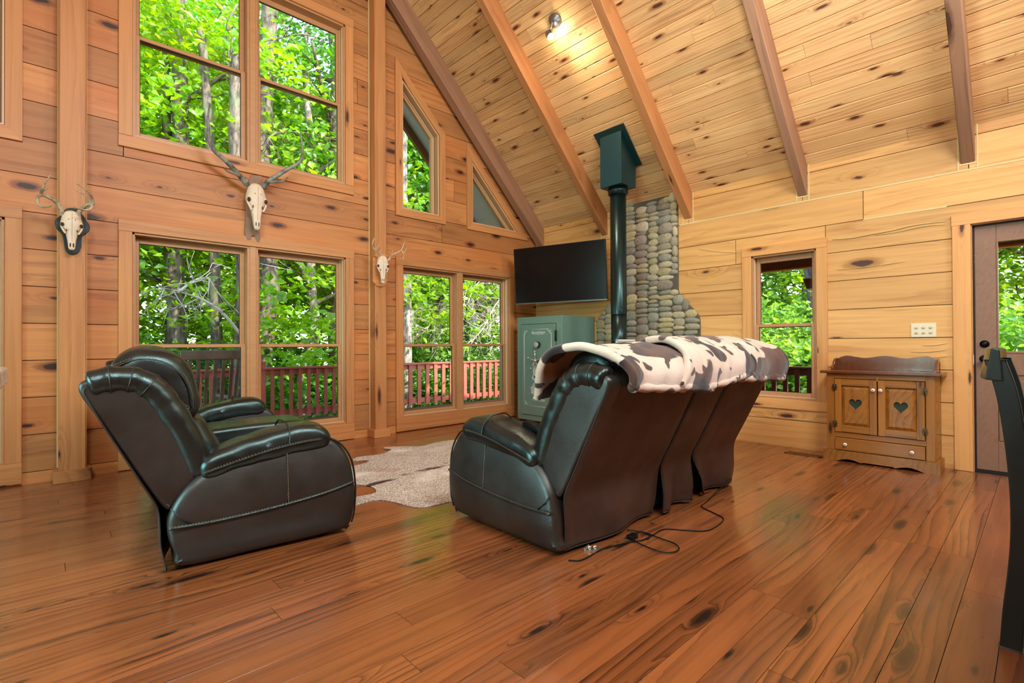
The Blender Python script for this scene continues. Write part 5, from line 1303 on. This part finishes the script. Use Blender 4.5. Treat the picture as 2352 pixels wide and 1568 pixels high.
out = [(1.35, 3.15), (1.46, 3.115), (1.67, 3.12), (1.75, 2.84), (1.84, 2.765), (2.04, 2.745), (2.30, 2.64), (2.62, 2.66), (2.95, 2.86), (3.30, 2.72), (3.66, 2.84), (3.78, 3.10), (3.62, 3.42), (3.66, 3.85), (3.95, 4.15), (3.86, 4.42), (3.55, 4.47), (3.30, 4.52), (3.07, 4.52), (2.86, 4.47), (2.72, 4.60), (2.58, 4.69), (2.53, 4.64), (2.55, 4.52), (2.36, 4.42), (2.15, 4.45), (2.06, 4.34), (2.16, 4.24), (2.02, 4.16), (1.75, 4.14), (1.50, 4.02), (1.42, 3.80), (1.55, 3.62), (1.70, 3.60), (1.765, 3.50), (1.77, 3.38), (1.70, 3.27), (1.52, 3.29), (1.38, 3.27)]
op_ = spline([(x-RC.x, y-RC.y, 0) for x, y in out], 4, True); n_ = len(op_)
vs = [(p.x, p.y, .0015) for p in op_]+[(p.x, p.y, .0065+.004*max(0, noise.noise(p*6))) for p in op_]+[(p.x*.985, p.y*.985, .0085) for p in op_]
m = MB(); m.add(vs, [tuple(range(n_-1, -1, -1))]+[(i, (i+1) % n_, n_+(i+1) % n_, n_+i) for i in range(n_)]+[(n_+i, n_+(i+1) % n_, 2*n_+(i+1) % n_, 2*n_+i) for i in range(n_)]+[tuple(range(2*n_, 3*n_))])
o = m.build('rug', rugmat()); o.location = RC; tag(o, 'speckled cream and brown cowhide rug on the floor between the two sofas', 'rug')

# ------------------------------------------------------------ skull mounts
M['bone'] = plain('bone', (232, 214, 188), .55, bumps=(40, .3), vary=.10)
M['socket'] = plain('bone_hollow', (58, 44, 32), .8)
def antmat(name, a, b):
    m, t, bs = newmat(name); g = N(t); tc = g.n('TexCoord').outputs['Object']; q = g.noise(tc, 16, 4, .6)
    g.put(bs.inputs['Base Color'], g.mix(g.rng(q, .4, .65), S(a), S(b))); bs.inputs['Roughness'].default_value = .45; g.put(bs.inputs['Normal'], g.bump(g.noise(tc, 80, 3), .4, .002)); return m
M['ant1'] = antmat('antler_pale', (206, 196, 168), (132, 108, 78)); M['ant2'] = antmat('antler_dark', (150, 150, 138), (74, 76, 70)); M['ant3'] = antmat('antler_cream', (226, 206, 174), (168, 136, 102))
def skull(t, top, H, hw, depth, lean=0.0, yb=0.0, turn=0.0):
    """t: parent thing; top: local position of the crown; H: length; hw: half width ratio; faces -y"""
    lv = [(1.02, .25, .30), (.99, .52, .55), (.93, .74, .78), (.84, .86, .92), (.74, .95, .95), (.66, 1.0, .88), (.58, .86, .80), (.50, .66, .72), (.40, .53, .64), (.28, .42, .55), (.18, .35, .46), (.10, .33, .38), (.04, .28, .28), (0, .16, .16)]
    n = 22; vs = []
    for z, w_, d_ in lv:
        for k in range(n):
            a = 2*PI*k/n; c, s = math.cos(a), math.sin(a)
            x = abs(c)**.85*(1 if c > 0 else -1)*w_*hw*H; y = -abs(s)**.8*(1 if s > 0 else -1)*d_*depth*H*.5
            x += noise.noise(Vector((x*30, y*30, z*7)))*.003
            y += -.012*H*math.cos(2*a)*(1 if z < .5 else 0)
            vs.append((x, y-(z-.5)*lean*H, (z-1)*H))
    fs = [(i*n+k, i*n+(k+1) % n, (i+1)*n+(k+1) % n, (i+1)*n+k) for i in range(len(lv)-1) for k in range(n)]+[tuple(range(n-1, -1, -1)), tuple(range((len(lv)-1)*n, len(lv)*n))]
    Mt = Matrix.Translation(top) @ Matrix.Rotation(turn, 4, 'Z'); m = MB(); m.add([Mt @ Vector(v) for v in vs], fs, True); sk = m.build('skull', M['bone'], t)
    m = MB()
    for s in (-1, 1):   # brow rims and cheek bones
        m.ell((s*hw*H*.80, -depth*H*.18, -.36*H), (hw*H*.20, depth*H*.17, H*.085), 12, 8, None)
        m.tube(spline([(s*hw*H*.92, -depth*H*.10, -.40*H), (s*hw*H*.80, -depth*H*.26, -.49*H), (s*hw*H*.55, -depth*H*.30, -.60*H)], 4), hw*H*.10, 7)
    me = m; me.v = [tuple(Mt @ Vector(v)) for v in me.v]; me.build('brow_bone', M['bone'], sk)
    m = MB()
    for s in (-1, 1):
        m.ell((s*hw*H*.82, -depth*H*.30, -.375*H), (hw*H*.16, depth*H*.11, H*.050), 12, 8)
        m.ell((s*hw*H*.13, -depth*H*.20, -.87*H), (hw*H*.085, depth*H*.10, H*.075), 10, 8)
        m.ell((s*hw*H*.46, -depth*H*.37, -.52*H), (hw*H*.05, depth*H*.04, H*.035), 8, 6)
        m.ell((s*hw*H*.30, -depth*H*.445, -.24*H), (hw*H*.035, depth*H*.02, H*.012), 8, 6)
    m.v = [tuple(Mt @ Vector(v)) for v in m.v]; m.build('socket', M['socket'], sk)
    m = MB(); m.tube([Mt @ Vector(v) for v in ((0, -depth*H*.47, -.08*H), (0, -depth*H*.475, -.3*H), (0, -depth*H*.40, -.6*H), (0, -depth*H*.29, -.80*H))], .0007, 4); m.build('suture', M['socket'], sk)
def antler(t, paths, mat):
    """each path: list of (px, py, y) photographed points with their own distance, then radii at both ends"""
    m = MB(); o0 = Vector(t.location)
    for pts, r0, r1 in paths:
        sp = spline([PX(a, b, 1, y)-o0 for a, b, y in pts], 6); n = len(sp)
        m.tube(sp, [r0+(r1-r0)*(i/(n-1))**1.3 for i in range(n)], 10)
    m.build('antler', mat, t)
def z1(l, y0, y1): n = len(l)-1; return [(60+a/7.467, 390+b/7.467, y0+(y1-y0)*i/n) for i, (a, b) in enumerate(l)]
YP = NY-.145
def plate(t, pxs, y, th, mat, name, bev=.004):
    o0 = Vector(t.location); P = [PX(a, b, 1, y)-o0 for a, b in pxs]; P = spline(P, 4, True) if bev > .003 else P
    m = MB(); m.prism([(p.x, p.z) for p in P], P[0].y, P[0].y+th); m.build(name, mat, t, bevel=bev, seg=2)
c0 = PX(164, 490, 1, YP-.02)
t = thing('deer_skull_mount', 'antlered deer skull on a black shield on the left timber post', 'skull mount', (c0.x, YP-.02, c0.z))
plate(t, [(60+a/7.467, 390+b/7.467) for a, b in ((640, 705), (700, 660), (800, 652), (895, 680), (960, 760), (1010, 830), (1050, 890), (1092, 960), (1085, 1040), (1040, 1085), (970, 1130), (950, 1200), (945, 1320), (900, 1410), (820, 1450), (740, 1440), (680, 1380), (655, 1300), (640, 1180), (600, 1080), (540, 1030), (500, 950), (495, 870), (540, 820), (595, 770))], YP-.018, .018, plain('black_shield', (26, 44, 44), .55, vary=.2), 'shield')
skull(t, Vector((.0, -.075, .0)), .302, .225, .42, -.10)
antler(t, [(z1([(640, 790), (545, 580), (470, 515), (380, 465), (290, 430), (215, 450), (195, 500), (215, 585), (280, 635), (360, 635), (450, 615)], YP-.10, YP-.34), .0155, .004),
           (z1([(245, 440), (270, 345), (330, 220), (415, 90)], YP-.20, YP-.30), .009, .002), (z1([(250, 400), (300, 350), (370, 305)], YP-.21, YP-.27), .008, .002)], M['ant1'])
antler(t, [(z1([(905, 830), (900, 740), (960, 670), (1060, 590), (1130, 600), (1150, 560), (1130, 480), (1060, 370), (960, 290), (865, 235)], YP-.10, YP-.33), .0155, .004),
           (z1([(1120, 600), (1090, 530), (1040, 460), (940, 390), (850, 350)], YP-.20, YP-.30), .009, .002), (z1([(1150, 580), (1110, 665), (1040, 690), (950, 680), (870, 660), (800, 615)], YP-.20, YP-.30), .010, .002)], M['ant1'])
def z2(l, y0, y1): n = len(l)-1; return [(440+a/4.357, 220+b/4.357, y0+(y1-y0)*i/n) for i, (a, b) in enumerate(l)]
c0 = PX(587, 424, 1, 5.30)
t = thing('elk_skull_mount', 'large long-antlered skull on a grey board between the big windows', 'skull mount', (c0.x, 5.38, c0.z))
plate(t, [(440+a/4.357, 220+b/4.357) for a, b in ((600, 790), (705, 800), (715, 900), (700, 1180), (685, 1300), (686, 1440), (672, 1465), (650, 1450), (638, 1420), (626, 1400), (604, 1400), (596, 1438), (562, 1440), (545, 1400), (533, 1370), (545, 1180), (560, 900))], NY-.030, .028, plain('weathered_board', (150, 124, 104), .85, bumps=(30, .6), vary=.25), 'backboard', .003)
skull(t, Vector((.0, -.095, .0)), .455, .205, .34, -.10)
antler(t, [(z2([(550, 885), (500, 820), (430, 740), (330, 640), (220, 540), (175, 430), (170, 300), (165, 200), (185, 80)], 5.27, 5.02), .026, .006), (z2([(500, 815), (425, 775), (360, 755), (325, 715)], 5.23, 5.08), .015, .004), (z2([(552, 870), (552, 835), (550, 805)], 5.25, 5.22), .014, .004)], M['ant2'])
antler(t, [(z2([(725, 918), (760, 865), (840, 810), (950, 740), (1060, 680), (1110, 600), (1105, 480), (1088, 350)], 5.27, 5.02), .026, .006), (z2([(770, 860), (870, 860), (930, 845), (965, 808)], 5.23, 5.08), .015, .004)], M['ant2'])
m = MB()
for a, b in ((550, 880), (725, 915)):
    p = PX(440+a/4.357, 220+b/4.357, 1, 5.28)-Vector(t.location); m.ell(p, (.030, .030, .022), 12, 8)
m.build('burr', M['ant2'], t)
def z3(l, y0, y1): n = len(l)-1; return [(840+a/9.8, 520+b/9.8, y0+(y1-y0)*i/n) for i, (a, b) in enumerate(l)]
c0 = PX(878, 589, 1, YP-.06)
t = thing('deer_skull_mount', 'small deer skull with branching cream antlers on a pine plaque, on the middle post', 'skull mount', (c0.x, YP-.02, c0.z))
plate(t, [(840+a/9.8, 520+b/9.8) for a, b in ((170, 660), (240, 600), (420, 600), (482, 660), (490, 1230), (440, 1310), (390, 1350), (265, 1345), (165, 1235))], YP-.018, .018, M['trim'], 'shield', .003)
skull(t, Vector((-.012, -.07, .0)), .315, .215, .36, -.10, turn=R(-18))
antler(t, [(z3([(345, 745), (325, 660), (290, 600), (225, 545), (165, 470), (150, 400), (175, 310), (210, 240), (258, 180)], YP-.07, YP-.22), .012, .003), (z3([(505, 650), (430, 655), (350, 630), (290, 595)], YP-.26, YP-.12), .002, .008),
           (z3([(225, 525), (262, 465), (302, 418)], YP-.15, YP-.19), .006, .0015), (z3([(290, 585), (335, 550), (378, 508)], YP-.13, YP-.17), .005, .0015)], M['ant3'])
antler(t, [(z3([(500, 765), (560, 690), (620, 630), (710, 590), (790, 552), (835, 580), (858, 620), (855, 680), (832, 738), (788, 702)], YP-.08, YP-.24), .012, .003), (z3([(795, 550), (840, 450), (892, 288)], YP-.18, YP-.24), .008, .002),
           (z3([(862, 592), (900, 535), (930, 468)], YP-.20, YP-.24), .006, .0015), (z3([(575, 665), (598, 595), (612, 530)], YP-.12, YP-.16), .006, .0015)], M['ant3'])

# ------------------------------------------------------------ dining chair, counters, cord
M['chairblk'] = plain('black_painted_wood', (20, 32, 32), .32, coat=.25, vary=.15)
t = thing('dining_chair', 'black dining chair with curved back posts at the right edge of the picture', 'chair', (2.62, -.08, 0))
def cpost(x, nm):
    pr_ = [(1.0, .118), (.90, .092), (.77, .074), (.60, .060), (.44, .056), (.30, .062), (.13, .078), (.0, .086)]
    S_ = spline([(x-2.62, y+.08, z) for z, y in pr_], 4); m = MB(); vs = []; w_, d_ = .019, .028
    for p in S_: vs += [(p.x-w_, p.y-d_, p.z), (p.x+w_, p.y-d_, p.z), (p.x+w_, p.y+d_, p.z), (p.x-w_, p.y+d_, p.z)]
    n_ = len(S_); m.add(vs, [(i*4+k, i*4+(k+1) % 4, (i+1)*4+(k+1) % 4, (i+1)*4+k) for i in range(n_-1) for k in range(4)]+[(0, 1, 2, 3), tuple(range(4*n_-1, 4*n_-5, -1))])
    m.build(nm, M['chairblk'], t, bevel=.004)
cpost(2.45, 'back_post'); cpost(2.83, 'back_post')
m = MB(); vs = []; 
for k in range(9):
    x = -.20+.43*k/8; bow = .025*(1-((k-4)/4)**2); 
    for (dy, z) in ((-.028, .925), (-.022, 1.035), (.000, 1.042), (.018, .93)): vs.append((x, .205+bow+dy, z))
m.add(vs, [(i*4+k, i*4+(k+1) % 4, (i+1)*4+(k+1) % 4, (i+1)*4+k) for i in range(8) for k in range(4)]+[(3, 2, 1, 0), (32, 33, 34, 35)]); m.build('top_rail', M['chairblk'], t, bevel=.004)
for k in range(4): MB().bar((-.10+.08*k, .145, .50), (-.10+.08*k, .195, .94), .03, .012, (0, 1, 0)).build('slat', M['chairblk'], t)
MB().box(-.20, .24, -.30, .13, .44, .475).build('seat', M['chairblk'], t, bevel=.01)
for x in (-.17, .21): MB().bar((x, -.27, .44), (x, -.27, 0), .038, .038, (0, 1, 0)).build('front_leg', M['chairblk'], t)
MB().box(-.16, .20, .10, .12, .18, .21).build('stretcher', M['chairblk'], t)
def granite():
    m, t_, b = newmat('granite'); g = N(t_); tc = g.n('TexCoord').outputs['Object']; q = g.noise(tc, 60, 5, .75)
    c = g.mix(g.rng(q, .40, .60), S((206, 220, 214)), S((120, 140, 136))); c = g.mix(g.rng(g.noise(tc, 95, 3), .60, .66), c, S((52, 60, 60))); g.put(b.inputs['Base Color'], c); b.inputs['Roughness'].default_value = .15; return m
M['gran'] = granite()
t = thing('kitchen_island', 'speckled granite-topped island just entering at the right edge', 'island', (2.3, -.45, 0))
MB().box(-.85, .82, -.42, .478, .885, .921).build('worktop', M['gran'], t, bevel=.006, seg=3)
MB().box(-.75, .72, -.38, .05, .0, .885).build('cabinet_body', plain('island_white', (206, 212, 204), .5), t, bevel=.004)
t = thing('bar_counter', 'speckled granite bar top corner at the left edge of the picture', 'counter', (-.5, .95, 0))
MB().box(-.45, .442, -.40, .497, .985, 1.021).build('worktop', M['gran'], t, bevel=.006, seg=3)
MB().box(-.40, .20, -.35, .40, 0, .985).build('bar_wall', M['trim'], t, bevel=.004)
# power cord behind the sofa
def FL(px, py, z=.005): return PX(px, py, 2, z)
t = thing('power_cord', 'thin black power cord looping on the floor behind the sofa', 'cord', FL(1455, 1240))
o0 = Vector(t.location); 
cp = [Vector((3.72, 1.60, .06)), Vector(FL(1625, 1150)), Vector(FL(1612, 1163)), Vector(FL(1640, 1178)), Vector(FL(1662, 1192)), Vector(FL(1640, 1212)), Vector(FL(1615, 1219)), Vector(FL(1570, 1217)), Vector(FL(1525, 1215)), Vector(FL(1500, 1228)), Vector(FL(1475, 1240)), Vector(FL(1440, 1246)), Vector(FL(1400, 1256)), Vector(FL(1380, 1262)), Vector(FL(1352, 1278)), Vector(FL(1330, 1287)), Vector(FL(1306, 1286))]
m = MB(); m.tube(spline([p-o0 for p in cp], 6), .0035, 7)
lp_ = [FL(1440, 1219), FL(1480, 1225), FL(1515, 1238), FL(1548, 1250), FL(1560, 1262), FL(1548, 1270), FL(1520, 1270), FL(1485, 1258), FL(1456, 1243), FL(1452, 1230), FL(1470, 1224), FL(1492, 1232), FL(1488, 1240)]
m.tube(spline([p-o0+Vector((0, 0, .006)) for p in lp_], 6), .0035, 7); m.build('cable', M['screw'], t)
MB().box(-.03, .03, -.02, .02, .0, .022, Matrix.Translation(FL(1452, 1236, 0)-o0)).build('plug', M['screw'], t, bevel=.004)
t = thing('metal_bracket', 'small bright steel bracket on the floor at the sofa corner', 'bracket', FL(1362, 1262, 0), R(-30))
Ms = plain('zinc', (200, 196, 184), .3, .9)
MB().box(-.055, .055, -.014, .014, 0, .003).build('plate', Ms, t); 
for x in (-.03, .0): 
    m = MB(); m.lathe([(.010, .003), (.010, .022), (.006, .023)], (x+.01, 0, 0), 14); m.build('ring', Ms, t)
MB().bar((-.05, .0, .004), (-.02, .0, .026), .012, .004, (0, 1, 0)).build('tab', Ms, t)
